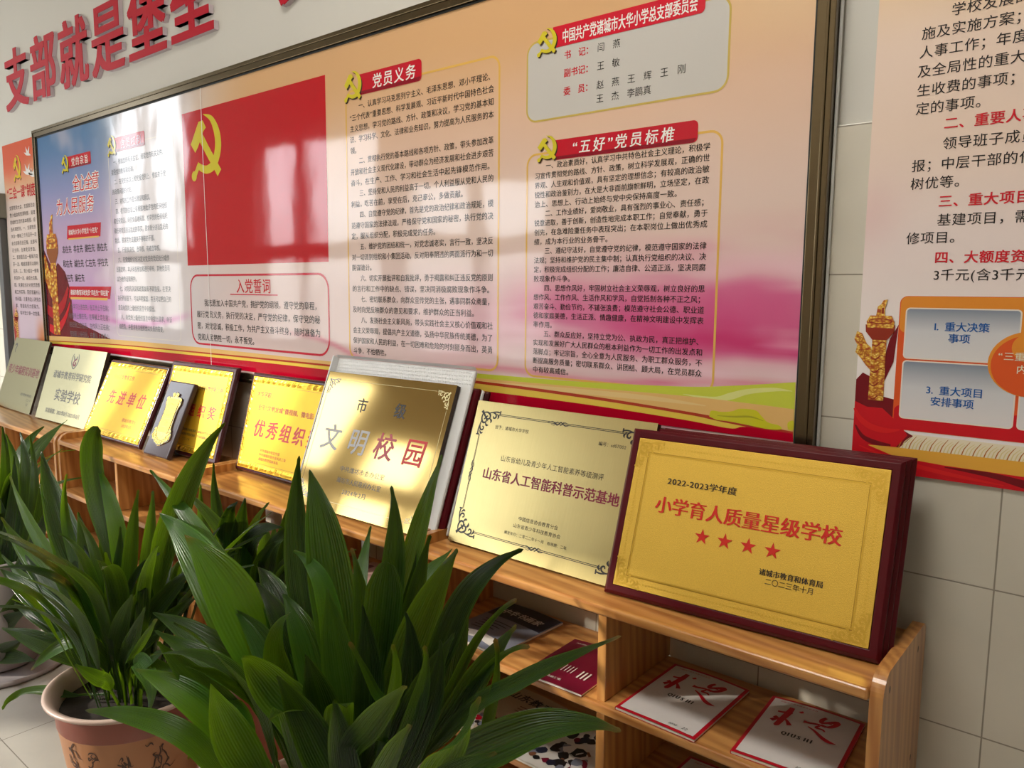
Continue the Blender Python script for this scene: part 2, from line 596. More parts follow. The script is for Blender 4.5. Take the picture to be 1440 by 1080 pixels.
# ------------------------------------------------------------------ measured leaf shapes: tip, widest point, blade base (metres), width, facing, tint, brown tip
LEAVES = {
 'B': [
  ((-1.756,-0.866,0.899),(-1.585,-0.856,0.82),(-1.421,-0.846,0.645),0.098,(0.84,-0.45,0.32),0.55,0),
  ((-1.483,-0.946,0.925),(-1.4,-0.916,0.843),(-1.328,-0.886,0.701),0.105,(0.82,-0.46,0.34),0.75,0.5),
  ((-1.552,-0.986,0.753),(-1.424,-0.941,0.71),(-1.334,-0.896,0.632),0.063,(0.81,-0.43,0.4),0.25,0),
  ((-1.484,-1.016,0.746),(-1.38,-0.966,0.696),(-1.308,-0.916,0.645),0.05,(0.8,-0.43,0.42),0.35,0),
  ((-1.41,-1.046,0.756),(-1.38,-0.996,0.678),(-1.318,-0.946,0.593),0.055,(0.8,-0.41,0.43),0.3,0),
  ((-1.463,-1.066,0.692),(-1.366,-1.016,0.651),(-1.305,-0.966,0.57),0.06,(0.8,-0.4,0.45),0.75,0.2),
  ((-1.498,-1.146,0.628),(-1.322,-1.076,0.632),(-1.25,-1.006,0.527),0.044,(0.8,-0.38,0.47),0.6,0.3),
  ((-1.308,-1.046,0.559),(-1.34,-0.996,0.577),(-1.317,-0.946,0.608),0.041,(0.77,-0.41,0.49),1.0,0.6),
  ((-1.144,-1.086,0.777),(-1.192,-1.026,0.642),(-1.188,-0.966,0.512),0.072,(0.76,-0.43,0.49),0.65,0),
  ((-1.125,-0.946,0.86),(-1.191,-0.926,0.776),(-1.204,-0.906,0.646),0.055,(0.76,-0.5,0.41),0.6,0.4),
  ((-1.112,-1.046,0.819),(-1.137,-0.996,0.767),(-1.106,-0.946,0.672),0.076,(0.76,-0.47,0.44),0.55,0),
  ((-1.373,-0.906,0.785),(-1.318,-0.891,0.747),(-1.257,-0.876,0.673),0.062,(0.78,-0.48,0.4),0.45,0),
  ((-1.388,-0.846,0.809),(-1.329,-0.846,0.773),(-1.284,-0.846,0.682),0.055,(0.78,-0.5,0.38),0.6,0),
  ((-1.264,-0.866,0.834),(-1.198,-0.866,0.774),(-1.153,-0.866,0.676),0.067,(0.75,-0.52,0.4),0.4,0),
  ((-1.111,-0.876,0.886),(-1.089,-0.876,0.803),(-1.066,-0.876,0.684),0.066,(0.73,-0.55,0.41),0.4,0),
  ((-1.282,-0.786,1.063),(-1.207,-0.806,0.945),(-1.142,-0.826,0.763),0.088,(0.77,-0.57,0.3),0.3,0),
  ((-1.344,-0.766,1.079),(-1.326,-0.791,0.931),(-1.264,-0.816,0.752),0.055,(0.79,-0.54,0.29),0.12,0),
  ((-1.255,-0.846,0.916),(-1.177,-0.846,0.885),(-1.141,-0.846,0.784),0.045,(0.76,-0.55,0.35),0.65,0),
  ((-1.48,-0.786,0.814),(-1.399,-0.801,0.778),(-1.315,-0.816,0.676),0.069,(0.78,-0.5,0.36),0.05,0),
  ((-1.027,-0.796,1.075),(-1.001,-0.811,0.971),(-1.016,-0.826,0.801),0.05,(0.71,-0.63,0.32),0.22,0),
  ((-0.951,-0.746,1.134),(-0.969,-0.776,1.014),(-1.001,-0.806,0.825),0.048,(0.69,-0.66,0.29),0.5,0),
  ((-1.116,-0.816,0.946),(-1.089,-0.821,0.886),(-1.072,-0.826,0.771),0.034,(0.73,-0.59,0.36),0.3,0.6),
  ((-0.981,-0.846,0.959),(-0.992,-0.846,0.88),(-1.023,-0.846,0.7),0.066,(0.7,-0.6,0.38),0.3,2),
  ((-0.939,-0.786,1.001),(-0.947,-0.801,0.942),(-0.971,-0.816,0.811),0.039,(0.68,-0.65,0.34),0.2,0),
  ((-0.98,-0.776,0.973),(-0.97,-0.796,0.916),(-0.99,-0.816,0.792),0.035,(0.68,-0.64,0.36),0.12,0),
  ((-0.817,-0.846,1.018),(-0.873,-0.846,0.925),(-0.957,-0.846,0.749),0.065,(0.66,-0.65,0.38),0.4,0),
  ((-0.708,-0.816,1.035),(-0.797,-0.826,0.962),(-0.864,-0.836,0.833),0.045,(0.63,-0.69,0.36),0.08,0),
  ((-0.828,-0.806,0.927),(-0.842,-0.816,0.863),(-0.871,-0.826,0.74),0.051,(0.63,-0.66,0.42),0.15,0),
  ((-0.679,-0.866,0.98),(-0.748,-0.861,0.912),(-0.828,-0.856,0.78),0.017,(0.61,-0.68,0.41),0.2,0.5),
  ((-0.671,-0.876,0.946),(-0.724,-0.871,0.878),(-0.81,-0.866,0.748),0.044,(0.59,-0.68,0.44),0.18,0.3),
  ((-0.468,-0.926,1.008),(-0.587,-0.906,0.923),(-0.754,-0.886,0.79),0.028,(0.53,-0.72,0.45),0.2,0.5),
  ((-0.441,-0.966,0.916),(-0.561,-0.946,0.866),(-0.745,-0.926,0.727),0.06,(0.51,-0.69,0.51),0.22,0.4),
  ((-0.586,-1.046,0.939),(-0.668,-1.006,0.834),(-0.786,-0.966,0.679),0.049,(0.59,-0.62,0.52),0.42,0.5),
  ((-0.697,-1.066,0.922),(-0.805,-1.016,0.827),(-0.943,-0.966,0.682),0.044,(0.66,-0.56,0.49),0.25,0.3),
  ((-0.86,-0.946,0.884),(-0.874,-0.926,0.827),(-0.917,-0.906,0.726),0.029,(0.67,-0.59,0.45),0.4,0.3),
  ((-0.787,-0.946,0.906),(-0.807,-0.926,0.839),(-0.866,-0.906,0.721),0.032,(0.64,-0.61,0.46),0.4,0.4),
  ((-0.644,-1.106,0.908),(-0.73,-1.056,0.812),(-0.843,-1.006,0.663),0.039,(0.64,-0.56,0.53),0.35,0.3),
  ((-0.695,-0.896,0.927),(-0.701,-0.886,0.853),(-0.748,-0.876,0.707),0.021,(0.58,-0.67,0.47),0.4,0.8),
  ((-0.639,-0.886,0.927),(-0.699,-0.876,0.891),(-0.78,-0.866,0.795),0.017,(0.58,-0.68,0.44),0.35,0.6),
  ((-0.936,-0.966,0.872),(-0.92,-0.946,0.82),(-0.894,-0.926,0.743),0.018,(0.69,-0.57,0.45),0.4,0.6),
  ((-1.013,-1.046,0.822),(-1.008,-1.006,0.735),(-0.981,-0.966,0.61),0.064,(0.72,-0.49,0.49),0.15,0),
  ((-1.878,-0.826,0.976),(-1.683,-0.826,0.882),(-1.401,-0.826,0.715),0.043,(0.85,-0.44,0.27),0.55,0),
  ((-0.774,-0.896,0.911),(-0.84,-0.891,0.807),(-0.914,-0.886,0.668),0.049,(0.64,-0.61,0.47),0.15,0),
  ((-0.897,-1.026,0.814),(-0.934,-0.986,0.719),(-0.97,-0.946,0.598),0.049,(0.68,-0.52,0.51),0.2,0),
  ((-0.56,-1.046,0.877),(-0.658,-1.016,0.798),(-0.757,-0.986,0.692),0.037,(0.58,-0.6,0.55),0.25,0.3),
  ((-1.051,-0.966,0.815),(-1.056,-0.936,0.725),(-1.05,-0.906,0.582),0.073,(0.71,-0.52,0.47),0.12,0),
  ((-0.988,-0.896,0.897),(-0.984,-0.886,0.794),(-0.999,-0.876,0.642),0.06,(0.69,-0.57,0.44),0.1,0),
  ((-0.894,-0.886,0.908),(-0.883,-0.881,0.825),(-0.925,-0.876,0.672),0.057,(0.66,-0.61,0.44),0.08,0),
  ((-0.774,-0.926,0.91),(-0.804,-0.911,0.805),(-0.886,-0.896,0.647),0.05,(0.63,-0.61,0.48),0.1,0),
 ],
 'A': [
  ((-2.194,-0.814,1.045),(-2.204,-0.834,0.939),(-2.053,-0.854,0.709),0.057,(0.91,-0.36,0.2),0.18,2),
  ((-2.71,-0.874,0.837),(-2.551,-0.874,0.708),(-2.236,-0.874,0.57),0.037,(0.92,-0.3,0.26),0.8,0.2),
  ((-2.615,-0.814,0.92),(-2.463,-0.834,0.771),(-2.214,-0.854,0.59),0.076,(0.92,-0.32,0.24),0.15,0),
  ((-2.52,-0.854,0.84),(-2.43,-0.864,0.719),(-2.246,-0.874,0.567),0.028,(0.91,-0.31,0.26),0.85,0.2),
  ((-2.213,-0.814,0.932),(-2.078,-0.834,0.824),(-1.993,-0.854,0.628),0.045,(0.89,-0.37,0.26),0.75,0),
  ((-1.612,-0.774,1.119),(-1.706,-0.809,0.988),(-1.8,-0.844,0.766),0.063,(0.86,-0.45,0.22),0.3,0),
  ((-2.373,-0.834,0.89),(-2.376,-0.844,0.758),(-2.238,-0.854,0.584),0.032,(0.91,-0.33,0.25),0.4,0.2),
  ((-1.971,-0.814,0.909),(-1.97,-0.834,0.808),(-1.972,-0.854,0.634),0.037,(0.88,-0.39,0.27),0.4,0.2),
  ((-1.937,-0.794,0.908),(-1.906,-0.819,0.808),(-1.916,-0.844,0.627),0.037,(0.87,-0.4,0.28),0.45,0),
  ((-2.679,-0.914,0.72),(-2.508,-0.894,0.613),(-2.245,-0.874,0.506),0.054,(0.91,-0.29,0.29),0.55,0.2),
  ((-2.543,-0.934,0.691),(-2.448,-0.914,0.622),(-2.287,-0.894,0.521),0.032,(0.91,-0.29,0.3),0.9,0.2),
  ((-1.661,-0.914,0.837),(-1.792,-0.904,0.758),(-1.945,-0.894,0.598),0.023,(0.87,-0.38,0.32),0.05,0),
  ((-1.92,-0.924,0.784),(-1.938,-0.909,0.706),(-1.96,-0.894,0.575),0.036,(0.88,-0.36,0.32),0.85,0),
  ((-2.518,-0.974,0.611),(-2.293,-0.944,0.556),(-2.101,-0.914,0.482),0.07,(0.89,-0.29,0.34),0.2,0),
  ((-2.327,-1.034,0.509),(-2.18,-0.979,0.491),(-2.058,-0.924,0.451),0.055,(0.88,-0.29,0.38),0.3,0),
  ((-2.133,-1.034,0.453),(-2.022,-0.984,0.541),(-1.962,-0.934,0.514),0.033,(0.87,-0.31,0.38),0.55,0.8),
  ((-2.145,-0.994,0.532),(-2.022,-0.959,0.541),(-1.949,-0.924,0.486),0.025,(0.87,-0.32,0.38),0.5,0.2),
  ((-1.471,-1.044,0.584),(-1.543,-0.999,0.601),(-1.702,-0.954,0.587),0.041,(0.82,-0.37,0.44),0.3,0.3),
  ((-2.162,-1.094,0.363),(-2.18,-1.044,0.379),(-2.014,-0.994,0.411),0.035,(0.87,-0.26,0.42),0.5,0),
  ((-1.671,-0.974,0.758),(-1.796,-0.949,0.642),(-1.906,-0.924,0.51),0.043,(0.86,-0.36,0.37),0.22,0),
  ((-1.609,-0.974,0.747),(-1.725,-0.949,0.637),(-1.859,-0.924,0.516),0.036,(0.85,-0.37,0.38),0.22,0),
  ((-1.52,-0.994,0.752),(-1.668,-0.959,0.641),(-1.829,-0.924,0.517),0.022,(0.84,-0.37,0.39),0.35,0.3),
  ((-2.634,-0.934,0.616),(-2.433,-0.914,0.551),(-2.172,-0.894,0.493),0.039,(0.9,-0.29,0.32),0.35,0),
  ((-2.015,-0.844,0.81),(-2.005,-0.854,0.702),(-2.02,-0.864,0.547),0.047,(0.87,-0.37,0.31),0.2,0),
  ((-1.81,-0.814,0.845),(-1.871,-0.834,0.728),(-1.96,-0.854,0.561),0.052,(0.86,-0.4,0.32),0.15,0),
  ((-2.255,-0.854,0.804),(-2.177,-0.864,0.683),(-2.083,-0.874,0.532),0.056,(0.89,-0.34,0.3),0.2,0),
  ((-2.356,-0.914,0.695),(-2.2,-0.904,0.609),(-2.06,-0.894,0.507),0.059,(0.89,-0.32,0.33),0.2,0),
  ((-1.642,-0.834,0.8),(-1.762,-0.854,0.69),(-1.898,-0.874,0.549),0.049,(0.84,-0.41,0.35),0.12,0),
  ((-1.604,-0.874,0.738),(-1.744,-0.874,0.631),(-1.902,-0.874,0.511),0.043,(0.84,-0.4,0.38),0.15,0),
  ((-2.42,-0.974,0.531),(-2.226,-0.944,0.514),(-2.058,-0.914,0.476),0.056,(0.88,-0.3,0.36),0.12,0),
  ((-2.468,-0.924,0.652),(-2.267,-0.909,0.552),(-2.083,-0.894,0.49),0.051,(0.89,-0.31,0.34),0.15,0),
  ((-1.813,-0.774,0.907),(-1.842,-0.809,0.801),(-1.899,-0.844,0.613),0.039,(0.86,-0.42,0.29),0.3,0),
  ((-2.162,-0.814,0.873),(-2.13,-0.834,0.745),(-2.059,-0.854,0.591),0.046,(0.89,-0.36,0.28),0.25,0),
  ((-1.915,-1.014,0.585),(-1.918,-0.974,0.57),(-1.923,-0.934,0.508),0.044,(0.86,-0.33,0.38),0.15,0),
  ((-1.39,-1.014,0.631),(-1.497,-0.974,0.63),(-1.729,-0.934,0.571),0.025,(0.81,-0.39,0.43),0.25,0),
  ((-1.495,-0.994,0.699),(-1.621,-0.959,0.615),(-1.792,-0.924,0.52),0.035,(0.83,-0.38,0.41),0.2,0),
  ((-1.847,-1.034,0.562),(-1.829,-1.004,0.53),(-1.829,-0.974,0.501),0.034,(0.85,-0.32,0.41),0.3,0),
 ],
 'C': [
  ((-3.295,-0.71,0.901),(-3.233,-0.73,0.698),(-3.295,-0.75,0.361),0.059,(0.94,-0.28,0.21),0.15,0),
  ((-3.114,-0.71,0.904),(-3.02,-0.73,0.708),(-3.145,-0.75,0.37),0.056,(0.93,-0.3,0.22),0.2,0),
  ((-3.08,-0.69,0.893),(-2.987,-0.72,0.686),(-3.113,-0.75,0.352),0.039,(0.93,-0.3,0.23),0.25,0),
  ((-3.059,-0.75,0.833),(-3.066,-0.76,0.628),(-3.203,-0.77,0.307),0.065,(0.93,-0.28,0.24),0.12,0),
  ((-2.883,-0.72,0.853),(-2.908,-0.735,0.628),(-3.161,-0.75,0.285),0.063,(0.92,-0.3,0.25),0.15,0),
  ((-3.229,-0.72,0.884),(-3.096,-0.735,0.695),(-3.216,-0.75,0.38),0.044,(0.93,-0.29,0.22),0.4,0),
  ((-3.17,-0.77,0.663),(-3.137,-0.77,0.458),(-3.26,-0.77,0.209),0.08,(0.92,-0.27,0.28),0.1,0),
  ((-2.785,-0.74,0.726),(-2.913,-0.75,0.529),(-3.215,-0.76,0.218),0.072,(0.91,-0.3,0.28),0.12,0),
  ((-2.887,-0.82,0.228),(-3.171,-0.805,0.082),(-3.442,-0.79,-0.039),0.076,(0.89,-0.25,0.38),0.1,0),
  ((-2.767,-0.82,0.191),(-3.021,-0.805,0.116),(-3.31,-0.79,0.018),0.056,(0.89,-0.26,0.38),0.1,0),
  ((-3.307,-0.73,1.009),(-3.422,-0.74,0.668),(-3.563,-0.75,0.237),0.094,(0.94,-0.26,0.21),0.3,0),
  ((-2.897,-0.79,0.317),(-3.179,-0.785,0.182),(-3.466,-0.78,0.008),0.081,(0.9,-0.26,0.35),0.1,0),
  ((-2.669,-0.77,0.565),(-2.946,-0.77,0.374),(-3.36,-0.77,0.095),0.076,(0.9,-0.29,0.32),0.1,0),
 ],
 'D': [
  ((-1.919,-0.57,0.835),(-1.984,-0.57,0.743),(-1.931,-0.57,0.578),0.068,(0.83,-0.47,0.28),0.06,0),
  ((-1.732,-0.59,0.873),(-1.852,-0.58,0.742),(-1.878,-0.57,0.572),0.031,(0.82,-0.49,0.3),0.55,0.3),
  ((-1.675,-0.59,0.817),(-1.845,-0.58,0.74),(-1.897,-0.57,0.546),0.058,(0.82,-0.49,0.3),0.06,0),
  ((-1.607,-0.59,0.834),(-1.734,-0.58,0.749),(-1.808,-0.57,0.57),0.048,(0.8,-0.52,0.31),0.08,0),
  ((-1.64,-0.61,0.799),(-1.779,-0.595,0.704),(-1.827,-0.58,0.568),0.034,(0.8,-0.5,0.32),0.12,0),
  ((-1.946,-0.53,0.834),(-1.968,-0.545,0.667),(-1.897,-0.56,0.522),0.073,(0.82,-0.48,0.31),0.1,0),
  ((-2.229,-0.51,0.824),(-2.171,-0.53,0.661),(-1.968,-0.55,0.52),0.047,(0.84,-0.45,0.29),0.3,0),
  ((-2.148,-0.51,0.903),(-2.093,-0.53,0.721),(-1.948,-0.55,0.547),0.042,(0.84,-0.47,0.28),0.1,0),
  ((-1.565,-0.6,0.791),(-1.681,-0.585,0.705),(-1.758,-0.57,0.564),0.044,(0.79,-0.52,0.33),0.1,0),
  ((-2.087,-0.62,0.659),(-2.011,-0.6,0.588),(-1.865,-0.58,0.517),0.069,(0.82,-0.45,0.34),0.12,0),
  ((-1.752,-0.51,0.865),(-1.777,-0.53,0.746),(-1.805,-0.55,0.565),0.042,(0.8,-0.52,0.3),0.15,0),
  ((-1.808,-0.65,0.692),(-1.829,-0.62,0.6),(-1.798,-0.59,0.5),0.065,(0.8,-0.47,0.36),0.1,0),
  ((-1.483,-0.62,0.745),(-1.593,-0.605,0.659),(-1.713,-0.59,0.544),0.053,(0.77,-0.53,0.37),0.1,0),
 ],
}

# ------------------------------------------------------------------ the room
XL, XR, CEIL = -11.5, 3.2, 3.75
b = MB(); b.box(XL, FRONT_Y - 0.3, -0.1, XR, 0.3, 0.0, M['floor']); struct('floor', b)
b = MB(); b.box(XL, FRONT_Y - 0.3, CEIL, XR, 0.3, CEIL + 0.1, M['ceil']); struct('ceiling', b)
b = MB(); b.box(XL, 0.0, 0.0, XR, 0.2, CEIL, M['wall']); struct('wall_back', b)
b = MB(); b.box(XL - 0.2, FRONT_Y, 0.0, XL, 0.0, CEIL, M['wall']); struct('wall_left', b)
b = MB(); b.box(XR, FRONT_Y, 0.0, XR + 0.2, 0.0, CEIL, M['wall']); struct('wall_right', b)
b = MB(); b.box(XL, -0.008, 0.0, XR, 0.0, 1.763, M['tile']); struct('trim_1', b, bevel=0.002)
# window wall of the corridor, behind the camera
b = MB()
x = XL
for (x0, x1, z0, z1) in WINDOWS + [(XR, XR, 0, 0)]:
    b.box(x, FRONT_Y - 0.2, 0.0, x0, FRONT_Y, CEIL, M['wall'])
    if x1 > x0:
        b.box(x0, FRONT_Y - 0.2, 0.0, x1, FRONT_Y, z0, M['wall'])
        b.box(x0, FRONT_Y - 0.2, z1, x1, FRONT_Y, CEIL, M['wall'])
    x = x1
struct('wall_front', b)
for i, (x0, x1, z0, z1) in enumerate(WINDOWS):
    b = MB()
    y0, y1 = FRONT_Y - 0.14, FRONT_Y - 0.06
    th = 0.06
    b.box(x0, y0, z0, x0 + th, y1, z1, M['win_frame'])
    b.box(x1 - th, y0, z0, x1, y1, z1, M['win_frame'])
    b.box(x0 + th, y0, z0, x1 - th, y1, z0 + th, M['win_frame'])
    b.box(x0 + th, y0, z1 - th, x1 - th, y1, z1, M['win_frame'])
    b.box(x0 + th, y0, 1.70, x1 - th, y1, 1.84, M['win_frame'])
    xm = x0 + (x1 - x0) * (0.37 if i == 1 else 0.5)
    hw = 0.11 if i == 1 else 0.05
    b.box(xm - hw, y0 + 0.002, z0 + th, xm + hw, y1 - 0.002, z1 - th, M['win_frame'])
    struct('window_%d' % (i + 1), b)

# unseen light panel over the plants, added to brighten the right-hand side
M['fill_glow'], _t, _b = new_mat('fill_panel_glow')
_b.inputs['Emission Color'].default_value = (1.0, 0.96, 0.88, 1)
_b.inputs['Emission Strength'].default_value = FILL_STRENGTH
fill_panel = thing('fill_light_panel', 'added fill light panel above the plants, out of view', 'added fill light', Vector((-1.03, -1.5, CEIL)))
b = MB()
b.box(-1.67, -1.82, CEIL - 0.05, -0.38, -1.80, CEIL - 0.0005, M['white_plastic']); b.box(-1.67, -1.20, CEIL - 0.05, -0.38, -1.18, CEIL - 0.0005, M['white_plastic'])
b.box(-1.67, -1.80, CEIL - 0.05, -1.65, -1.20, CEIL - 0.0005, M['white_plastic']); b.box(-0.40, -1.80, CEIL - 0.05, -0.38, -1.20, CEIL - 0.0005, M['white_plastic'])
b.build('housing', fill_panel)
b = MB(); b.box(-1.649, -1.799, CEIL - 0.044, -0.401, -1.201, CEIL - 0.038, M['fill_glow']); b.build('glow_sheet', fill_panel)

# ------------------------------------------------------------------ printed artwork helpers
def mixc(a, c, t):
    t = max(0.0, min(1.0, t))
    return tuple(p + (q - p) * t for p, q in zip(a, c))


def sstep(a, c, x):
    t = max(0.0, min(1.0, (x - a) / (c - a)))
    return t * t * (3 - 2 * t)


def ns(x, z, s=1.0, o=0.0):
    return noise.fractal(Vector((x * s + o, z * s, o * 1.7)), 1.0, 2.0, 4)


EMB_SICKLE = ([(0.44, 1.0), (0.70, 0.90), (0.86, 0.68), (0.88, 0.44), (0.74, 0.22), (0.52, 0.15), (0.32, 0.19), (0.20, 0.25)],
              [0.005, 0.10, 0.17, 0.19, 0.17, 0.14, 0.12, 0.10])
EMB_GRIP = ([(0.24, 0.24), (0.14, 0.13), (0.07, 0.07)], [0.10, 0.10, 0.15])
EMB_SHAFT = ([(0.27, 0.74), (0.58, 0.40), (0.90, 0.07)], [0.155, 0.155, 0.155])
EMB_HEAD = [(0.00, 0.58), (0.28, 0.90), (0.42, 0.91), (0.52, 0.79), (0.43, 0.74), (0.24, 0.52), (0.14, 0.44)]


def emblem(mb, u, v, su, sv, w, m, dark=None):
    lay = [(0.05, -0.05, dark, 0.0), (0.0, 0.0, m, 0.0003)] if dark else [(0, 0, m, 0)]
    for dx, dy, mm, dw in lay:
        mb.strokes([EMB_SICKLE, EMB_GRIP, EMB_SHAFT], u + dx * su, v + dy * sv, su, sv, w + dw, mm)
        mb.poly([(u + (0.075 + 0.085 * math.cos(a * math.pi / 8) + dx) * su, v + (0.08 + 0.08 * math.sin(a * math.pi / 8) + dy) * sv) for a in range(16)], w + dw + 0.00005, mm)
        mb.poly([(u + (p[0] + dx) * su, v + (p[1] + dy) * sv) for p in EMB_HEAD], w + dw + 0.0001, mm)


def tab(mb, x0, z0, x1, z1, r, w, mtop, mdark):
    """Ribbon-red heading tab: square on the left, rounded on the right."""
    pts = [(x0, z0), (x1 - r, z0)] + [(x1 - r + r * math.sin(math.radians(a)), z0 + r - r * math.cos(math.radians(a))) for a in range(0, 91, 15)] + \
          [(x1 - r + r * math.cos(math.radians(a)), z1 - r + r * math.sin(math.radians(a))) for a in range(0, 91, 15)] + [(x0, z1)]
    mb.poly(pts, w, mtop)
    h = (z1 - z0)
    mb.poly([(x0, z0 + h * 0.02), (x1 - r * 0.8, z0 + h * 0.02), (x1 - 0.003, z0 + h * 0.2), (x0, z0 + h * 0.17)], w + 0.0001, mdark)


def column_art(mb, u, v, sx, sy, w, mg, md, mr):
    """Printed carved stone column with cloud plate, discs and a small beast on top."""
    P = lambda pts: [(u + a * sx, v + c * sy) for a, c in pts]
    mb.poly(P([(-0.26, 0.0), (0.26, 0.0), (0.24, 0.62), (-0.24, 0.62)]), w, mg)
    mb.poly(P([(-0.24, 0.60), (0.24, 0.60), (0.48, 0.68), (0.50, 0.75), (-0.50, 0.75), (-0.48, 0.68)]), w + 0.0002, md)
    mb.poly(P([(-0.44, 0.72), (0.44, 0.72), (0.47, 0.78), (0.36, 0.84), (-0.36, 0.84), (-0.47, 0.78)]), w + 0.0004, mg)
    mb.ring(P([(0.40 * math.cos(i * math.pi / 12), 0.785 + 0.03 * math.sin(i * math.pi / 12)) for i in range(24)]),
            P([(0.36 * math.cos(i * math.pi / 12), 0.785 + 0.018 * math.sin(i * math.pi / 12)) for i in range(24)]), w + 0.0005, md)
    mb.poly(P([(-0.16, 0.84), (0.14, 0.84), (0.12, 0.90), (0.16, 0.96), (0.20, 1.0), (0.06, 0.99), (-0.02, 0.95), (-0.12, 0.93)]), w + 0.0003, mg)
    mb.poly(P([(0.02, 0.86), (0.10, 0.86), (0.09, 0.92), (0.03, 0.92)]), w + 0.0005, md)
    # cloud plate on the left
    mb.poly(P([(-0.25, 0.30), (-0.40, 0.34), (-0.62, 0.42), (-0.80, 0.47), (-0.74, 0.54), (-0.86, 0.60), (-0.78, 0.68), (-0.60, 0.66), (-0.42, 0.56), (-0.25, 0.52)]), w + 0.0001, mg)
    for cx, cy, r in ((-0.62, 0.60, 0.10), (-0.60, 0.47, 0.10), (-0.42, 0.45, 0.08)):
        pts = [(cx + r * (1 - k / 16) * math.cos(k * 0.75), cy + r * 0.45 * (1 - k / 16) * math.sin(k * 0.75)) for k in range(14)]
        mb.ribbon([(u + a * sx, v + c * sy) for a, c in pts], [0.03 * sx] * len(pts), w + 0.0004, mr, 3)
    # scales and coils carved round the shaft
    for k in range(9):
        y0 = 0.03 + k * 0.066
        mb.ribbon([(u - 0.24 * sx, v + y0 * sy), (u - 0.08 * sx, v + (y0 - 0.018) * sy), (u + 0.08 * sx, v + (y0 + 0.022) * sy), (u + 0.24 * sx, v + (y0 + 0.012) * sy)],
                  [0.02 * sx, 0.05 * sx, 0.035 * sx, 0.02 * sx], w + 0.0002, mr if k % 2 else md, 4)
        for q in range(4):
            cx = -0.18 + q * 0.12
            mb.ribbon([(u + (cx - 0.04) * sx, v + (y0 + 0.03) * sy), (u + cx * sx, v + (y0 + 0.018) * sy), (u + (cx + 0.04) * sx, v + (y0 + 0.03) * sy)], [0.015 * sx] * 3, w + 0.0002, mr, 3)


# ------------------------------------------------------------------ the big framed notice board
DB = 0.025                                   # face of the print stands this far off the wall
BX0, BX1, BZ0, BZ1 = -4.762, -0.548, 1.055, 2.255
F = {}
for nme, c in dict(red=(206, 22, 40), tabred=(200, 18, 42), tabdark=(140, 10, 34), brightred=(214, 26, 50), yellow=(216, 200, 50), gold=(232, 184, 92), goldbox=(206, 178, 92),
                   white=(246, 242, 238), black=(34, 30, 30), dark=(62, 46, 30), greybox=(204, 200, 194), palebox=(226, 214, 204), inkred=(206, 24, 40),
                   flagred=(196, 8, 28), oathline=(206, 44, 66), grey=(110, 112, 118), cream=(232, 222, 212), gilt=(232, 190, 70), gilt_dark=(150, 84, 46),
                   gilt_line=(176, 110, 40), wine=(112, 14, 30), drape=(176, 20, 36), pink=(226, 196, 214), teal=(94, 100, 104)).items():
    F[nme] = film('print_' + nme, rgb(*c))
F['art'] = film('print_artwork', None, attr='ink')
F['gilt'] = carved_gold('print_carved_gilt', scale=38.0, rough=0.1)

board = thing('notice_board', 'long glossy framed red and cream notice board hung above the row of plaques', 'notice board', Vector(((BX0 + BX1) / 2, 0, BZ0)))
b = MB()
fw, pr = 0.038, 0.036
b.box(BX0, -pr, BZ1 - fw, BX1, -0.001, BZ1, M['frame_bronze'])
b.box(BX0, -pr, BZ0, BX1, -0.001, BZ0 + fw, M['frame_bronze'])
b.box(BX0, -pr, BZ0 + fw, BX0 + fw, -0.001, BZ1 - fw, M['frame_bronze'])
b.box(BX1 - fw, -pr, BZ0 + fw, BX1, -0.001, BZ1 - fw, M['frame_bronze'])
# stepped lip and the black gasket along the inside
for z in (BZ1 - 0.016, BZ0 + 0.010):
    b.box(BX0 + 0.01, -pr - 0.004, z, BX1 - 0.01, -pr, z + 0.006, M['frame_bronze'])
b.box(BX1 - 0.018, -pr - 0.004, BZ0 + 0.016, BX1 - 0.012, -pr, BZ1 - 0.016, M['frame_bronze'])
b.box(BX0 + 0.012, -pr - 0.004, BZ0 + 0.016, BX0 + 0.018, -pr, BZ1 - 0.016, M['frame_bronze'])
g = 0.006
b.box(BX0 + fw, -DB - 0.003, BZ1 - fw - g, BX1 - fw, -0.002, BZ1 - fw, M['frame_black'])
b.box(BX1 - fw - g, -DB - 0.003, BZ0 + fw, BX1 - fw, -0.002, BZ1 - fw - g, M['frame_black'])
b.box(BX0 + fw, -DB - 0.003, BZ0 + fw, BX0 + fw + g, -0.002, BZ1 - fw - g, M['frame_black'])
b.build('frame', board, bevel=0.0015)
b = MB(); b.box(BX1 + 0.001, -0.016, BZ0, BX1 + 0.007, -0.0085, BZ1 - 0.02, M['white_plastic']); b.build('edge_seal', board, bevel=0.002)

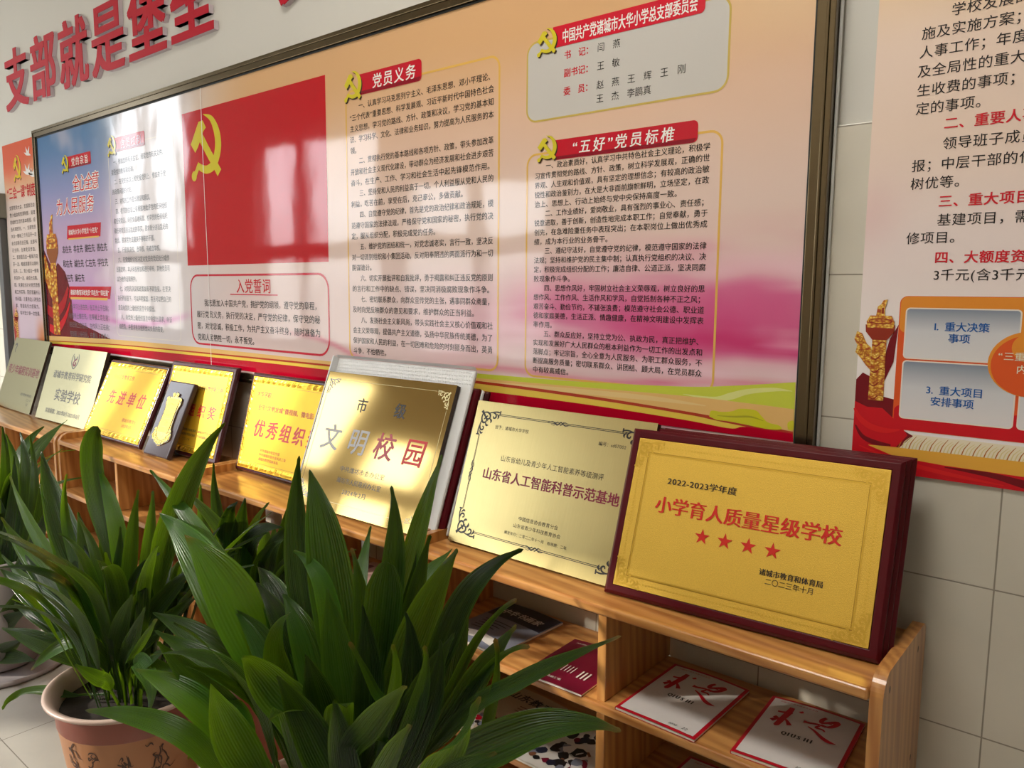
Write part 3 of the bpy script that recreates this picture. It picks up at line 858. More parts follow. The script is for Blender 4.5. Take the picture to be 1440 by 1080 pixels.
# --- the printed picture itself, one vertex per centimetre
def board_ink(x, z):
    n = ns(x, z, 1.3)
    n2 = ns(x, z, 3.1, 7.0)
    # orange top fading to rose and grey-pink
    c = mixc((222, 176, 128), (228, 190, 162), sstep(2.12, 1.86, z + 0.04 * n))
    c = mixc(c, (230, 204, 192), sstep(1.95, 1.62, z + 0.05 * n))
    c = mixc(c, (232, 208, 204), sstep(1.60, 1.40, z))
    if z > 1.9:
        c = mixc(c, (236, 206, 168), 0.6 * sstep(-1.1, -0.6, x) * sstep(1.9, 2.05, z))
    # magenta clouds and ribbons at the lower right
    r = sstep(-2.0, -0.9, x)
    band = math.exp(-((z - 1.36 - 0.05 * n - 0.06 * (x + 1.0)) / 0.10) ** 2)
    c = mixc(c, (224, 112, 160), band * r * (0.75 + 0.5 * n2))
    deep = math.exp(-((z - 1.31 - 0.04 * n2) / 0.035) ** 2) * sstep(-1.15, -0.75, x)
    c = mixc(c, (206, 44, 110), deep * 0.9)
    stre = math.exp(-((z - 1.245 - 0.10 * sstep(-2.3, -1.2, x) + 0.14 * sstep(-2.3, -1.7, x) - 0.015 * math.sin(x * 7)) / 0.010) ** 2)
    c = mixc(c, (224, 130, 150), stre * 0.7 * sstep(-2.6, -2.2, x))
    wis = ns(x * 0.55, z * 3.2, 2.4, 21.0)
    lowr = sstep(1.62, 1.35, z) * sstep(-2.0, -1.0, x)
    c = mixc(c, (246, 206, 218), lowr * max(0.0, min(0.75, wis * 2.2)))
    c = mixc(c, (208, 60, 124), lowr * sstep(-1.3, -0.7, x) * max(0.0, min(0.6, -wis * 1.8)))
    # blue sky and pink cloud at the left end
    lf = sstep(-3.55, -4.15, x + 0.08 * n)
    sky = mixc((92, 132, 178), (150, 152, 196), sstep(2.2, 1.85, z))
    sky = mixc(sky, (196, 166, 196), sstep(1.95, 1.65, z))
    sky = mixc(sky, (206, 176, 206), sstep(1.7, 1.4, z))
    cloud = sstep(0.0, 0.35, n + 0.9 * (x + 4.55) * 0.4 - (z - 1.8) * 0.4)
    sky = mixc(sky, (226, 206, 214), 0.55 * cloud)
    vio = math.exp(-((z - 1.33 - 0.03 * n) / 0.09) ** 2)
    sky = mixc(sky, (196, 104, 186), 0.75 * vio)
    c = mixc(c, (222, 212, 212), sstep(-2.6, -3.3, x))
    c = mixc(c, sky, lf)
    pw = math.exp(-((z - 1.30 + 0.05 * math.sin((x + 4.2) * 3.2)) / 0.016) ** 2) * sstep(-4.4, -4.2, x) * sstep(-3.1, -3.35, x)
    c = mixc(c, (214, 130, 186), 0.75 * pw)
    return c


def ink_sheet(x0, x1, z0, z1, step, d, fn, mat):
    mb = MB()
    nx, nz = int(round((x1 - x0) / step)), int(round((z1 - z0) / step))
    mb.cols = []
    vs = []
    for j in range(nz + 1):
        for i in range(nx + 1):
            x, z = x0 + (x1 - x0) * i / nx, z0 + (z1 - z0) * j / nz
            vs.append((x, -d, z))
            r, g_, bl = fn(x, z)
            mb.cols.append((lin(max(0, r)), lin(max(0, g_)), lin(max(0, bl)), 1.0))
    fs = [(j * (nx + 1) + i, j * (nx + 1) + i + 1, (j + 1) * (nx + 1) + i + 1, (j + 1) * (nx + 1) + i) for j in range(nz) for i in range(nx)]
    mb.add(vs, fs, mat)
    return mb


ink_sheet(BX0 + fw, BX1 - fw, BZ0 + fw, BZ1 - fw, 0.0085, DB, board_ink, F['art']).build('printed_sheet', board)
wm = wallmap(DB + 0.0003)

# the bands along the foot of the sheet: meadow, gold, dark line, yellow line, red hem
def foot_band(mb, top, m, w, x0=BX0 + fw + g, x1=BX1 - fw - g):
    q = smooth_path(top, 8)
    mb.poly([(x0, BZ0 + fw + g)] + [(min(max(p[0], x0), x1), p[1]) for p in q] + [(x1, BZ0 + fw + g)], w, m)


b = MB()
for nme, c in dict(meadow=(206, 214, 70), meadow_lit=(226, 228, 140), goldband=(236, 190, 116), goldlit=(240, 206, 140), rustline=(184, 62, 40), yellowline=(240, 206, 84), hem=(190, 10, 42), tuft=(214, 208, 44), tuft_dark=(176, 170, 40)).items():
    F[nme] = film('print_' + nme, rgb(*c))
foot_band(b, [(-2.2, 1.172), (-1.8, 1.176), (-1.47, 1.181), (-1.15, 1.186), (-0.862, 1.198), (-0.74, 1.210), (-0.594, 1.230)], F['meadow'], 0.0002, x0=-2.2)
b.ribbon([(-0.86, 1.180), (-0.78, 1.176), (-0.74, 1.186), (-0.70, 1.200), (-0.64, 1.210), (-0.60, 1.210)], [0.001, 0.010, 0.016, 0.012, 0.008, 0.001], 0.0004, F['meadow_lit'])
foot_band(b, [(-4.716, 1.153), (-3.9, 1.170), (-3.18, 1.174), (-2.4, 1.172), (-1.9, 1.170), (-1.55, 1.167), (-1.15, 1.172), (-0.861, 1.176), (-0.70, 1.174), (-0.594, 1.171)], F['goldband'], 0.0007)
b.ribbon([(-1.5, 1.158), (-1.2, 1.160), (-0.95, 1.162), (-0.80, 1.158)], [0.002, 0.012, 0.012, 0.002], 0.0009, F['goldlit'])
foot_band(b, [(-4.716, 1.127), (-3.9, 1.148), (-3.12, 1.155), (-2.22, 1.160), (-1.53, 1.159), (-1.15, 1.152), (-0.859, 1.140), (-0.75, 1.133), (-0.594, 1.122)], F['rustline'], 0.0012)
foot_band(b, [(-4.716, 1.123), (-3.9, 1.143), (-3.12, 1.149), (-2.22, 1.153), (-1.53, 1.151), (-1.15, 1.144), (-0.859, 1.133), (-0.75, 1.124), (-0.594, 1.112)], F['yellowline'], 0.0014)
foot_band(b, [(-4.716, 1.111), (-3.9, 1.130), (-3.12, 1.138), (-2.22, 1.141), (-1.55, 1.132), (-1.15, 1.128), (-0.859, 1.119), (-0.74, 1.112), (-0.70, 1.120), (-0.594, 1.118)], F['hem'], 0.0016)
b.poly(smooth_path([(-0.790, 1.134), (-0.785, 1.148), (-0.760, 1.148), (-0.735, 1.152), (-0.715, 1.160), (-0.680, 1.160), (-0.665, 1.148), (-0.650, 1.136), (-0.625, 1.132), (-0.620, 1.124), (-0.650, 1.121), (-0.700, 1.125), (-0.745, 1.128), (-0.770, 1.128), (-0.790, 1.134)], 5)[:-1], 0.0018, F['tuft'])
b.poly(smooth_path([(-0.605, 1.126), (-0.606, 1.140), (-0.594, 1.146), (-0.594, 1.126), (-0.605, 1.126)], 4)[:-1], 0.0018, F['tuft'])
b.ribbon([(-0.77, 1.138), (-0.73, 1.140), (-0.69, 1.144), (-0.66, 1.138)], [0.001, 0.004, 0.004, 0.001], 0.0020, F['tuft_dark'])
b.mapped(wm).build('foot_bands', board)

# flag
b = MB()
b.poly([(-3.170, 1.515), (-2.212, 1.515), (-2.212, 2.132), (-3.170, 2.132)], 0.0, F['flagred'])
fl = b.mapped(wm).build('flag_print', board)
b = MB(); emblem(b, -3.105, 1.855, 0.235, 0.255, 0.0004, F['yellow']); tag(b.mapped(wm).build('emblem', fl), 'yellow emblem')

# oath box
b = MB()
b.outline(-3.158, 1.186, -2.212, 1.478, 0.06, 0.008, 0.0002, F['oathline'])
b.text('入党誓词', -2.800, 1.409, 0.058, F['inkred'], pitch=0.060, bold=0.012, w=0.0003)
b.poly([(-2.845, 1.396), (-2.520, 1.396), (-2.520, 1.400), (-2.845, 1.400)], 0.0003, F['oathline'])
OATH = ['\u3000\u3000我志愿加入中国共产党，拥护党的纲领，遵守党的章程，', '履行党员义务，执行党的决定，严守党的纪律，保守党的秘',
        '密，对党忠诚，积极工作，为共产主义奋斗终身，随时准备为', '党和人民牺牲一切，永不叛党。']
for i, s in enumerate(OATH):
    if i == 3:
        b.text(s, -3.11, 1.350 - 0.0475 * i, 0.031, F['black'], pitch=0.0318, bold=0.004)
    else:
        b.text(s, -3.11, 1.350 - 0.0475 * i, 0.031, F['black'], width=0.845, bold=0.004)
b.mapped(wm).build('oath_text', board)

# duties of members
DUTY = ['\u3000\u3000一、认真学习马克思列宁主义、毛泽东思想、邓小平理论、', '“三个代表”重要思想、科学发展观、习近平新时代中国特色社会',
        '主义思想，学习党的路线、方针、政策和决议，学习党的基本知', '识、学习科学、文化、法律和业务知识，努力提高为人民服务的本', '领。',
        '\u3000\u3000二、贯彻执行党的基本路线和各项方针、政策，带头参加改革', '开放和社会主义现代化建设，带动群众为经济发展和社会进步艰苦', '奋斗，在生产、工作、学习和社会生活中起先锋模范作用。',
        '\u3000\u3000三、坚持党和人民的利益高于一切，个人利益服从党和人民的', '利益，吃苦在前，享受在后，克己奉公，多做贡献。',
        '\u3000\u3000四、自觉遵守党的纪律，首先是党的政治纪律和政治规矩，模', '范遵守国家的法律法规，严格保守党和国家的秘密，执行党的决', '定，服从组织分配，积极完成党的任务。',
        '\u3000\u3000五、维护党的团结和统一，对党忠诚老实，言行一致，坚决反', '对一切派别组织和小集团活动，反对阳奉阴违的两面派行为和一切', '阴谋诡计。',
        '\u3000\u3000六、切实开展批评和自我批评，勇于揭露和纠正违反党的原则', '的言行和工作中的缺点、错误，坚决同消极腐败现象作斗争。',
        '\u3000\u3000七、密切联系群众，向群众宣传党的主张，遇事同群众商量，', '及时向党反映群众的意见和要求，维护群众的正当利益。',
        '\u3000\u3000八、发扬社会主义新风尚，带头实践社会主义核心价值观和社', '会主义荣辱观，提倡共产主义道德，弘扬中华民族传统美德，为了', '保护国家和人民的利益，在一切困难和危险的时刻挺身而出，英勇', '斗争，不怕牺牲。']
GOOD = ['\u3000\u3000一、政治素质好，认真学习中共特色社会主义理论，积极学', '习宣传贯彻党的路线、方针、政策，树立科学发展观，正确的世', '界观、人生观和价值观，具有坚定的理想信念；有较高的政治敏',
        '锐性和政治鉴别力，在大是大非面前旗帜鲜明，立场坚定，在政', '治上、思想上、行动上始终与党中央保持高度一致。',
        '\u3000\u3000二、工作业绩好，爱岗敬业，具有强烈的事业心、责任感；', '锐意进取，善于创新，创造性地完成本职工作；自觉奉献，勇于', '创先，在急难险重任务中表现突出；在本职岗位上做出优秀成', '绩，成为本行业的业务骨干。',
        '\u3000\u3000三、遵纪守法好，自觉遵守党的纪律，模范遵守国家的法律', '法规；坚持和维护党的民主集中制；认真执行党组织的决议、决', '定，积极完成组织分配的工作；廉洁自律、公道正派，坚决同腐', '败现象作斗争。',
        '\u3000\u3000四、思想作风好，牢固树立社会主义荣辱观，树立良好的思', '想作风、工作作风、生活作风和学风，自觉抵制各种不正之风；', '艰苦奋斗、勤俭节约，不铺张浪费；模范遵守社会公德、职业道', '德和家庭美德，生活正派、情趣健康，在精神文明建设中发挥表', '率作用。',
        '\u3000\u3000五、群众反应好，坚持立党为公、执政为民，真正把维护、', '实现和发展好广大人民群众的根本利益作为一切工作的出发点和', '落脚点；牢记宗旨，全心全意为人民服务、为职工群众服务，不', '断提高服务质量；密切联系群众、讲团结、顾大局，在党员群众', '中有较高威信。']
RIGHTS = ['\u3000一、参加党的有关会议，阅读党的有关文件，', '接受党的教育和培训。', '\u3000二、在党的会议上和党报党刊上，参加关于党', '的政策问题的讨论。', '\u3000三、对党的工作提出建议和倡议。',
          '\u3000四、在党的会议上有根据地批评党的任何组织', '和任何党员，向党负责地揭发、检举党的任何组织', '和任何党员违法乱纪的事实，要求处分违法乱纪的', '党员，要求罢免或撤换不称职的干部。', '\u3000五、行使表决权、选举权，有被选举权。',
          '\u3000六、在党组织讨论决定对党员的党纪处分或作', '出鉴定时，本人有权参加和进行申辩，其他党员可', '以为他作证和辩护。', '\u3000七、对党的决议和政策如有不同意见，在坚决', '执行的前提下，可以声明保留，并且可以把自己的',
          '意见向党的上级组织直至中央提出。', '\u3000八、向党的上级组织直至中央提出请求、申诉', '和控告，并要求有关组织给以负责的答复。']


def paragraph(mb, lines, x0, x1, ztop, zbot, size, m, full, bold=0.0, w=0.0004):
    dz = (ztop - zbot) / (len(lines) - 1)
    for i, s in enumerate(lines):
        if len(s) >= full:
            mb.text(s, x0, ztop - i * dz, size, m, width=x1 - x0, bold=bold, w=w)
        else:
            mb.text(s, x0, ztop - i * dz, size, m, width=(x1 - x0) * len(s) / (full + 1.6), bold=bold, w=w)


b = MB()
b.outline(-2.108, 1.190, -1.440, 2.062, 0.035, 0.0065, 0.0001, F['gold'])
paragraph(b, DUTY, -2.086, -1.462, 2.000, 1.209, 0.0225, F['black'], 26, 0.007)
b.mapped(wm).build('duties_text', board)
b = MB()
tab(b, -2.040, 2.040, -1.748, 2.104, 0.014, 0.0008, F['tabred'], F['tabdark'])
b.text('党员义务', -1.972, 2.055, 0.046, F['white'], pitch=0.051, bold=0.014, w=0.0012, slant=0.05)
tb = b.mapped(wm).build('heading_tab', board)
b = MB(); emblem(b, -2.110, 2.026, 0.088, 0.094, 0.0014, F['yellow'], F['dark']); tag(b.mapped(wm).build('emblem', tb), 'yellow emblem')

# committee list
b = MB()
b.poly(rrect(-1.344, 1.868, -0.779, 2.066, 0.03), 0.0001, F['greybox'])
b.outline(-1.348, 1.864, -0.775, 2.070, 0.034, 0.005, 0.0002, F['goldbox'])
for s, x, z, m, bd in (('书\u3000记：', -1.226, 2.010, 'inkred', 0.02), ('副书记：', -1.226, 1.966, 'inkred', 0.02), ('委\u3000员：', -1.226, 1.921, 'inkred', 0.02),
                       ('闫\u3000燕', -1.125, 2.010, 'black', 0), ('王\u3000敏', -1.125, 1.966, 'black', 0), ('赵\u3000燕\u3000王\u3000辉\u3000王\u3000刚', -1.125, 1.921, 'black', 0), ('王\u3000杰\u3000李鹏真', -1.125, 1.888, 'black', 0)):
    b.text(s, x, z, 0.0225, F[m], pitch=0.0222, bold=bd)
b.mapped(wm).build('committee_list', board)
b = MB()
tab(b, -1.262, 2.042, -0.838, 2.094, 0.012, 0.0008, F['brightred'], F['brightred'])
b.text('中国共产党诸城市大华小学总支部委员会', -1.232, 2.052, 0.036, F['white'], width=0.376, bold=0.014, w=0.0012)
tb = b.mapped(wm).build('heading_tab', board)
b = MB(); emblem(b, -1.312, 2.028, 0.064, 0.068, 0.0014, F['yellow'], F['dark']); tag(b.mapped(wm).build('emblem', tb), 'yellow emblem')

# five standards
b = MB()
b.outline(-1.345, 1.186, -0.782, 1.784, 0.032, 0.0055, 0.0001, F['gold'])
paragraph(b, GOOD, -1.316, -0.813, 1.742, 1.201, 0.0183, F['black'], 25, 0.007)
b.mapped(wm).build('standards_text', board)
b = MB()
tab(b, -1.252, 1.761, -0.845, 1.811, 0.012, 0.0008, F['tabred'], F['tabdark'])
b.text('“五好”党员标椎', -1.196, 1.773, 0.036, F['white'], pitch=0.0425, bold=0.014, w=0.0012, slant=0.12)
tb = b.mapped(wm).build('heading_tab', board)
b = MB(); emblem(b, -1.307, 1.760, 0.064, 0.066, 0.0014, F['yellow'], F['dark']); tag(b.mapped(wm).build('emblem', tb), 'yellow emblem')

# rights of members
b = MB()
b.outline(-3.872, 1.190, -3.250, 2.070, 0.03, 0.004, 0.0001, F['cream'])
paragraph(b, RIGHTS, -3.845, -3.325, 1.990, 1.226, 0.0285, F['teal'], 20, 0.004)
b.mapped(wm).build('rights_text', board)
b = MB()
tab(b, -3.800, 2.045, -3.500, 2.108, 0.010, 0.0008, F['tabred'], F['tabdark'])
b.text('党员权利', -3.735, 2.058, 0.045, F['pink'], pitch=0.052, bold=0.014, w=0.0012, slant=0.05)
tb = b.mapped(wm).build('heading_tab', board)
b = MB(); emblem(b, -3.870, 2.030, 0.088, 0.094, 0.0014, F['yellow'], F['dark']); tag(b.mapped(wm).build('emblem', tb), 'yellow emblem')

# left column: purpose, big red brush lettering, the ten firsts
b = MB()
tab(b, -4.340, 2.018, -4.060, 2.078, 0.008, 0.0008, F['tabred'], F['tabdark'])
b.text('党的宗旨', -4.290, 2.030, 0.044, F['white'], pitch=0.052, bold=0.012, w=0.0012)
emblem(b, -4.410, 2.000, 0.085, 0.090, 0.0014, F['yellow'], F['dark'])
for s, x, z, p in (('全心全意', -4.300, 1.905, 0.075), ('为人民服务', -4.520, 1.800, 0.094)):
    for dw, m_, bd in ((0.0, 'white', 0.05), (0.0004, 'inkred', 0.006)):
        b.text(s, x, z, 0.088, F[m_], pitch=p, bold=bd, w=0.0005 + dw, slant=0.18)
b.mapped(wm).build('slogan_print', board)
b = MB()
b.poly([(-4.40, 1.668), (-4.00, 1.668), (-3.985, 1.735), (-4.385, 1.735)], 0.0004, F['tabred'])
b.poly([(-4.385, 1.664), (-4.02, 1.664), (-4.015, 1.672), (-4.38, 1.672)], 0.0006, F['gold'])
b.text('诸城市大华小学党员“十在先”', -4.375, 1.690, 0.030, F['white'], width=0.355, bold=0.01, w=0.0008)
for i, s in enumerate(('忠在先 孝在先 健在先 善在先', '和在先 诚在先 仁在先 学在先', '干在先 廉在先')):
    b.text(s, -4.470, 1.600 - 0.0735 * i, 0.042, F['black'], pitch=0.040, bold=0.008)
b.poly([(-4.42, 1.365), (-3.93, 1.365), (-3.91, 1.425), (-4.40, 1.425)], 0.0004, F['tabred'])
b.poly([(-4.40, 1.358), (-3.96, 1.358), (-3.955, 1.370), (-4.395, 1.370)], 0.0006, F['gold'])
b.text('诸城市教育系统党员“四在先”“四在前”', -4.395, 1.383, 0.030, F['white'], width=0.46, bold=0.01, w=0.0008)
for i, s in enumerate(('\u3000在学习上走在先，在工作上干在前；', '在服务上做在先，在奉献上走在前；', '在纪律上守在先，在作风上正在前；', '在创新上争在先，在育人上有爱心。')):
    b.text(s, -4.430, 1.308 - 0.047 * i, 0.032, F['grey'], width=0.50, bold=0.0)
b.mapped(wm).build('firsts_text', board)
b = MB()
b.poly([(-4.716, 1.13), (-4.43, 1.16), (-4.38, 1.26), (-4.39, 1.40), (-4.45, 1.50), (-4.54, 1.55), (-4.60, 1.50), (-4.716, 1.62)], 0.0002, F['wine'])
b.ribbon([(-4.716, 1.30), (-4.62, 1.28), (-4.50, 1.33), (-4.42, 1.42)], [0.05, 0.06, 0.05, 0.02], 0.0008, F['drape'])
b.ribbon([(-4.70, 1.20), (-4.60, 1.19), (-4.48, 1.26), (-4.41, 1.34)], [0.04, 0.05, 0.03, 0.01], 0.0008, F['red'])
b.poly([(-4.716, 1.16), (-3.9, 1.16), (-4.1, 1.20), (-4.38, 1.25), (-4.716, 1.30)], 0.0001, F['wine'])
column_art(b, -4.600, 1.165, 0.16, 0.64, 0.0012, F['gilt'], F['gilt_dark'], F['gilt_line'])
b.mapped(wm).build('column_picture', board)
# crease of the film where two sheets meet
b = MB()
b.ribbon([(-3.012, 2.212), (-3.010, 1.8), (-3.004, 1.5), (-3.006, 1.10)], [0.004, 0.0035, 0.004, 0.003], 0.0022, F['white'])
b.mapped(wm).build('film_seam', board)

# ------------------------------------------------------------------ poster right of the board
G = {}
for nme, c in dict(black=(38, 32, 32), red=(214, 26, 44), blue=(24, 92, 166), white=(244, 240, 236), orange=(232, 146, 50), orange2=(228, 92, 40), deepred=(208, 20, 34), scarlet=(222, 34, 36),
                   wine=(120, 14, 26), gold=(232, 172, 66), cream=(240, 228, 200), straw=(226, 208, 150), gilt=(236, 190, 74), gilt_dark=(150, 50, 30), gilt_line=(186, 112, 40), rim=(238, 226, 214)).items():
    G[nme] = matte_print('poster_' + nme, rgb(*c))
G['art'] = matte_print('poster_artwork', None, attr='ink')
G['gilt'] = carved_gold('poster_carved_gilt', scale=150.0)
RX0, RX1, RZ0, RZ1 = -0.474, 0.34, 1.060, 2.30
POST_D = 0.012
rposter = thing('wall_poster', 'tall cream and red poster with black paragraphs, right of the framed notice board', 'poster', Vector(((RX0 + RX1) / 2, 0, RZ0)))


def poster_ink(x, z):
    n = ns(x, z, 2.2, 3.0)
    c = mixc((240, 206, 164), (240, 216, 200), sstep(2.05, 1.85, z + 0.05 * n))
    c = mixc(c, (240, 224, 220), sstep(1.75, 1.5, z))
    c = mixc(c, (244, 236, 234), sstep(1.5, 1.3, z))
    c = mixc(c, (226, 176, 176), 0.35 * math.exp(-((x + 0.47) / 0.06) ** 2 - ((z - 1.58) / 0.07) ** 2))
    return c


mb = ink_sheet(RX0, RX1, RZ0 + 0.06, RZ1, 0.014, POST_D, poster_ink, G['art'])
mb.build('printed_sheet', rposter)
rm = wallmap(POST_D + 0.0003)
b = MB()
b.box(RX0, -POST_D + 0.0004, RZ0 + 0.05, RX1, -0.0085, RZ1, M['white_plastic'])
b.build('foam_backing', rposter)
b = MB()
ROWS = [('学校发展的重大措', -0.346, 1.937, 0), ('施及实施方案；', -0.394, 1.903, 0), ('人事工作；年度财', -0.396, 1.869, 0), ('及全局性的重大改', -0.397, 1.834, 0), ('生收费的事项；', -0.396, 1.799, 0), ('定的事项。', -0.396, 1.765, 0),
        ('二、重要人事任免', -0.345, 1.732, 1), ('领导班子成员述职', -0.345, 1.695, 0), ('报；中层干部的任', -0.396, 1.658, 0), ('树优等。', -0.396, 1.624, 0), ('三、重大项目安排', -0.345, 1.588, 1), ('基建项目，需要维', -0.345, 1.553, 0),
        ('修项目。', -0.397, 1.520, 0), ('四、大额度资金使用', -0.345, 1.482, 1), ('3千元(含3千元)以上', -0.345, 1.449, 0)]
for s, x, z, r in ROWS:
    b.text(s, x, z, 0.0245, G['red'] if r else G['black'], pitch=0.0252 if not r else 0.0250, bold=0.020 if r else 0.004, w=0.0003)
b.mapped(rm).build('rules_text', rposter)
# the orange diagram of four panels round a ball
b = MB()
o0, o1, oz0, oz1 = -0.400, 0.02, 1.150, 1.417
lay = 10
for k in range(lay):
    z0, z1 = oz0 + (oz1 - oz0) * k / lay, oz0 + (oz1 - oz0) * (k + 1) / lay
b.poly(rrect(o0, oz0, o1, oz1, 0.014), 0.0004, G['orange2'])
b.poly(rrect(o0 + 0.002, 1.345, o1 - 0.002, oz1 - 0.001, 0.012), 0.0006, G['orange'])
b.poly(rrect(o0 + 0.002, oz0 + 0.001, o1 - 0.002, 1.20, 0.012), 0.0006, G['deepred'])


def steel(nm, a, c, zlo, zhi):
    m, t, bs = new_mat(nm)
    g = N(t, 'ShaderNodeNewGeometry')
    s = N(t, 'ShaderNodeSeparateXYZ')
    t.links.new(g.outputs['Position'], s.inputs[0])
    mr = N(t, 'ShaderNodeMapRange')
    mr.inputs['From Min'].default_value = zlo
    mr.inputs['From Max'].default_value = zhi
    t.links.new(s.outputs['Z'], mr.inputs[0])
    r = N(t, 'ShaderNodeValToRGB')
    r.color_ramp.elements[0].color = rgb(*c)
    r.color_ramp.elements[1].color = rgb(*a)
    e_ = r.color_ramp.elements.new(0.55)
    e_.color = rgb(212, 212, 216)
    t.links.new(mr.outputs[0], r.inputs[0])
    t.links.new(r.outputs[0], bs.inputs['Base Color'])
    bs.inputs['Roughness'].default_value = 0.42
    return m


pa = steel('printed_panel_upper', (134, 144, 160), (226, 222, 222), 1.297, 1.392)
pb = steel('printed_panel_lower', (134, 144, 160), (228, 222, 222), 1.176, 1.288)
for x0, x1 in ((-0.386, -0.196), (-0.186, 0.006)):
    b.poly(rrect(x0 - 0.0025, 1.2935, x1 + 0.0025, 1.3945, 0.008), 0.0008, G['rim'])
    b.poly(rrect(x0, 1.296, x1, 1.392, 0.006), 0.0010, pa)
    b.poly(rrect(x0 - 0.0025, 1.1735, x1 + 0.0025, 1.2905, 0.008), 0.0008, G['rim'])
    b.poly(rrect(x0, 1.176, x1, 1.288, 0.006), 0.0010, pb)
cx, cz, rx, rz = -0.176, 1.295, 0.066, 0.060
el = lambda k, ox=0.0, oz=0.0: [(cx + ox + rx * k * math.cos(a * math.pi / 20), cz + oz + rz * k * math.sin(a * math.pi / 20)) for a in range(40)]
b.poly(el(1.0), 0.0014, G['orange'])
b.poly(el(0.94, 0.001, -0.003), 0.0016, G['orange2'])
b.poly(el(0.45, 0.0, 0.030), 0.0018, G['orange'])
b.poly(el(0.18, 0.002, 0.040), 0.0020, G['cream'])
for s, x, z, sz in (('1. 重大决策', -0.339, 1.352, 0.019), ('事项', -0.311, 1.330, 0.019), ('3. 重大项目', -0.343, 1.228, 0.019), ('安排事项', -0.334, 1.206, 0.019)):
    b.text(s, x, z, sz, G['blue'], pitch=0.0188, bold=0.018, w=0.0014)
b.text('“三重一大”', -0.226, 1.302, 0.017, G['cream'], pitch=0.0172, bold=0.014, w=0.0024)
b.text('内容', -0.196, 1.279, 0.017, G['cream'], pitch=0.0172, bold=0.014, w=0.0024)
b.mapped(rm).build('diagram_print', rposter)
# column, drape, wheat and waves along the foot
b = MB()
b.poly([(-0.474, 1.13), (-0.474, 1.245), (-0.462, 1.260), (-0.445, 1.252), (-0.428, 1.215), (-0.40, 1.21), (-0.40, 1.16), (-0.36, 1.14), (-0.395, 1.10)], 0.0002, G['wine'])
b.poly([(-0.474, 1.10), (-0.474, 1.20), (-0.45, 1.19), (-0.42, 1.19), (-0.385, 1.16), (-0.37, 1.14), (-0.40, 1.10)], 0.0005, G['deepred'])
b.ribbon([(-0.474, 1.185), (-0.462, 1.165), (-0.44, 1.15), (-0.41, 1.145), (-0.385, 1.150)], [0.004, 0.010, 0.012, 0.010, 0.003], 0.0008, G['scarlet'])
b.ribbon([(-0.470, 1.15), (-0.455, 1.128), (-0.43, 1.118), (-0.40, 1.116)], [0.003, 0.008, 0.010, 0.004], 0.0008, G['wine'])
b.poly([(-0.42, 1.245), (-0.405, 1.285), (-0.40, 1.36), (-0.415, 1.33), (-0.425, 1.28)], 0.0003, G['wine'])
column_art(b, -0.434, 1.205, 0.056, 0.205, 0.0010, G['gilt'], G['gilt_dark'], G['gilt_line'])
b.poly([(-0.40, 1.11), (-0.375, 1.143), (0.34, 1.143), (0.34, 1.11)], 0.0001, G['cream'])
for k in range(46):
    x = -0.385 + k * 0.0062
    b.ribbon([(x, 1.112), (x + 0.004, 1.126), (x + 0.013 + 0.002 * math.sin(k * 2.1), 1.140 - 0.003 * (k % 3))], [0.0022, 0.0018, 0.0008], 0.0003, G['straw'] if k % 3 else G['gilt_line'], 2)
b.poly([(-0.474, 1.11), (-0.41, 1.113), (-0.28, 1.114), (0.34, 1.120), (0.34, 1.085), (-0.30, 1.088), (-0.39, 1.094), (-0.474, 1.12)], 0.0006, G['gold'])
b.poly([(-0.474, 1.125), (-0.44, 1.110), (-0.39, 1.094), (-0.30, 1.089), (-0.15, 1.087), (0.34, 1.084), (0.34, 1.060), (-0.474, 1.060)], 0.0009, G['deepred'])
b.ribbon([(-0.30, 1.086), (-0.22, 1.082), (-0.14, 1.070), (0.0, 1.066)], [0.002, 0.010, 0.016, 0.010], 0.0012, G['wine'])
b.ribbon([(-0.46, 1.108), (-0.39, 1.088), (-0.30, 1.074), (-0.20, 1.066)], [0.002, 0.008, 0.008, 0.002], 0.0012, G['scarlet'])
b.mapped(rm).build('foot_picture', rposter)

# ------------------------------------------------------------------ small poster at the far end
LX0, LX1, LZ0, LZ1 = -5.290, -4.800, 1.075, 2.235
lposter = thing('wall_poster', 'narrow red-topped poster with white doves, beyond the left end of the notice board', 'poster', Vector(((LX0 + LX1) / 2, 0, LZ0)))
H = {}
for nme, c in dict(black=(70, 62, 66), red=(196, 22, 40), yellow=(222, 190, 40), white=(240, 236, 232), gilt=(214, 150, 60), dark=(120, 30, 24), line=(150, 80, 40)).items():
    H[nme] = film('far_poster_' + nme, rgb(*c), 0.12)
H['gilt'] = carved_gold('far_poster_carved_gilt', scale=90.0)
H['art'] = film('far_poster_artwork', None, 0.12, attr='ink')


def far_ink(x, z):
    n = ns(x, z, 2.0, 9.0)
    c = mixc((222, 92, 62), (226, 170, 130), sstep(2.2, 2.0, z + 0.06 * n + 0.2 * (LX1 - x) * 0.5))
    c = mixc(c, (226, 206, 196), sstep(2.02, 1.88, z))
    c = mixc(c, (204, 176, 200), sstep(1.5, 1.3, z) * 0.6)
    c = mixc(c, (214, 120, 60), 0.9 * sstep(1.30, 1.10, z) * sstep(-4.98, -4.85, x))
    c = mixc(c, (190, 60, 50), 0.8 * sstep(1.36, 1.16, z) * sstep(-5.18, -5.27, x))
    return c


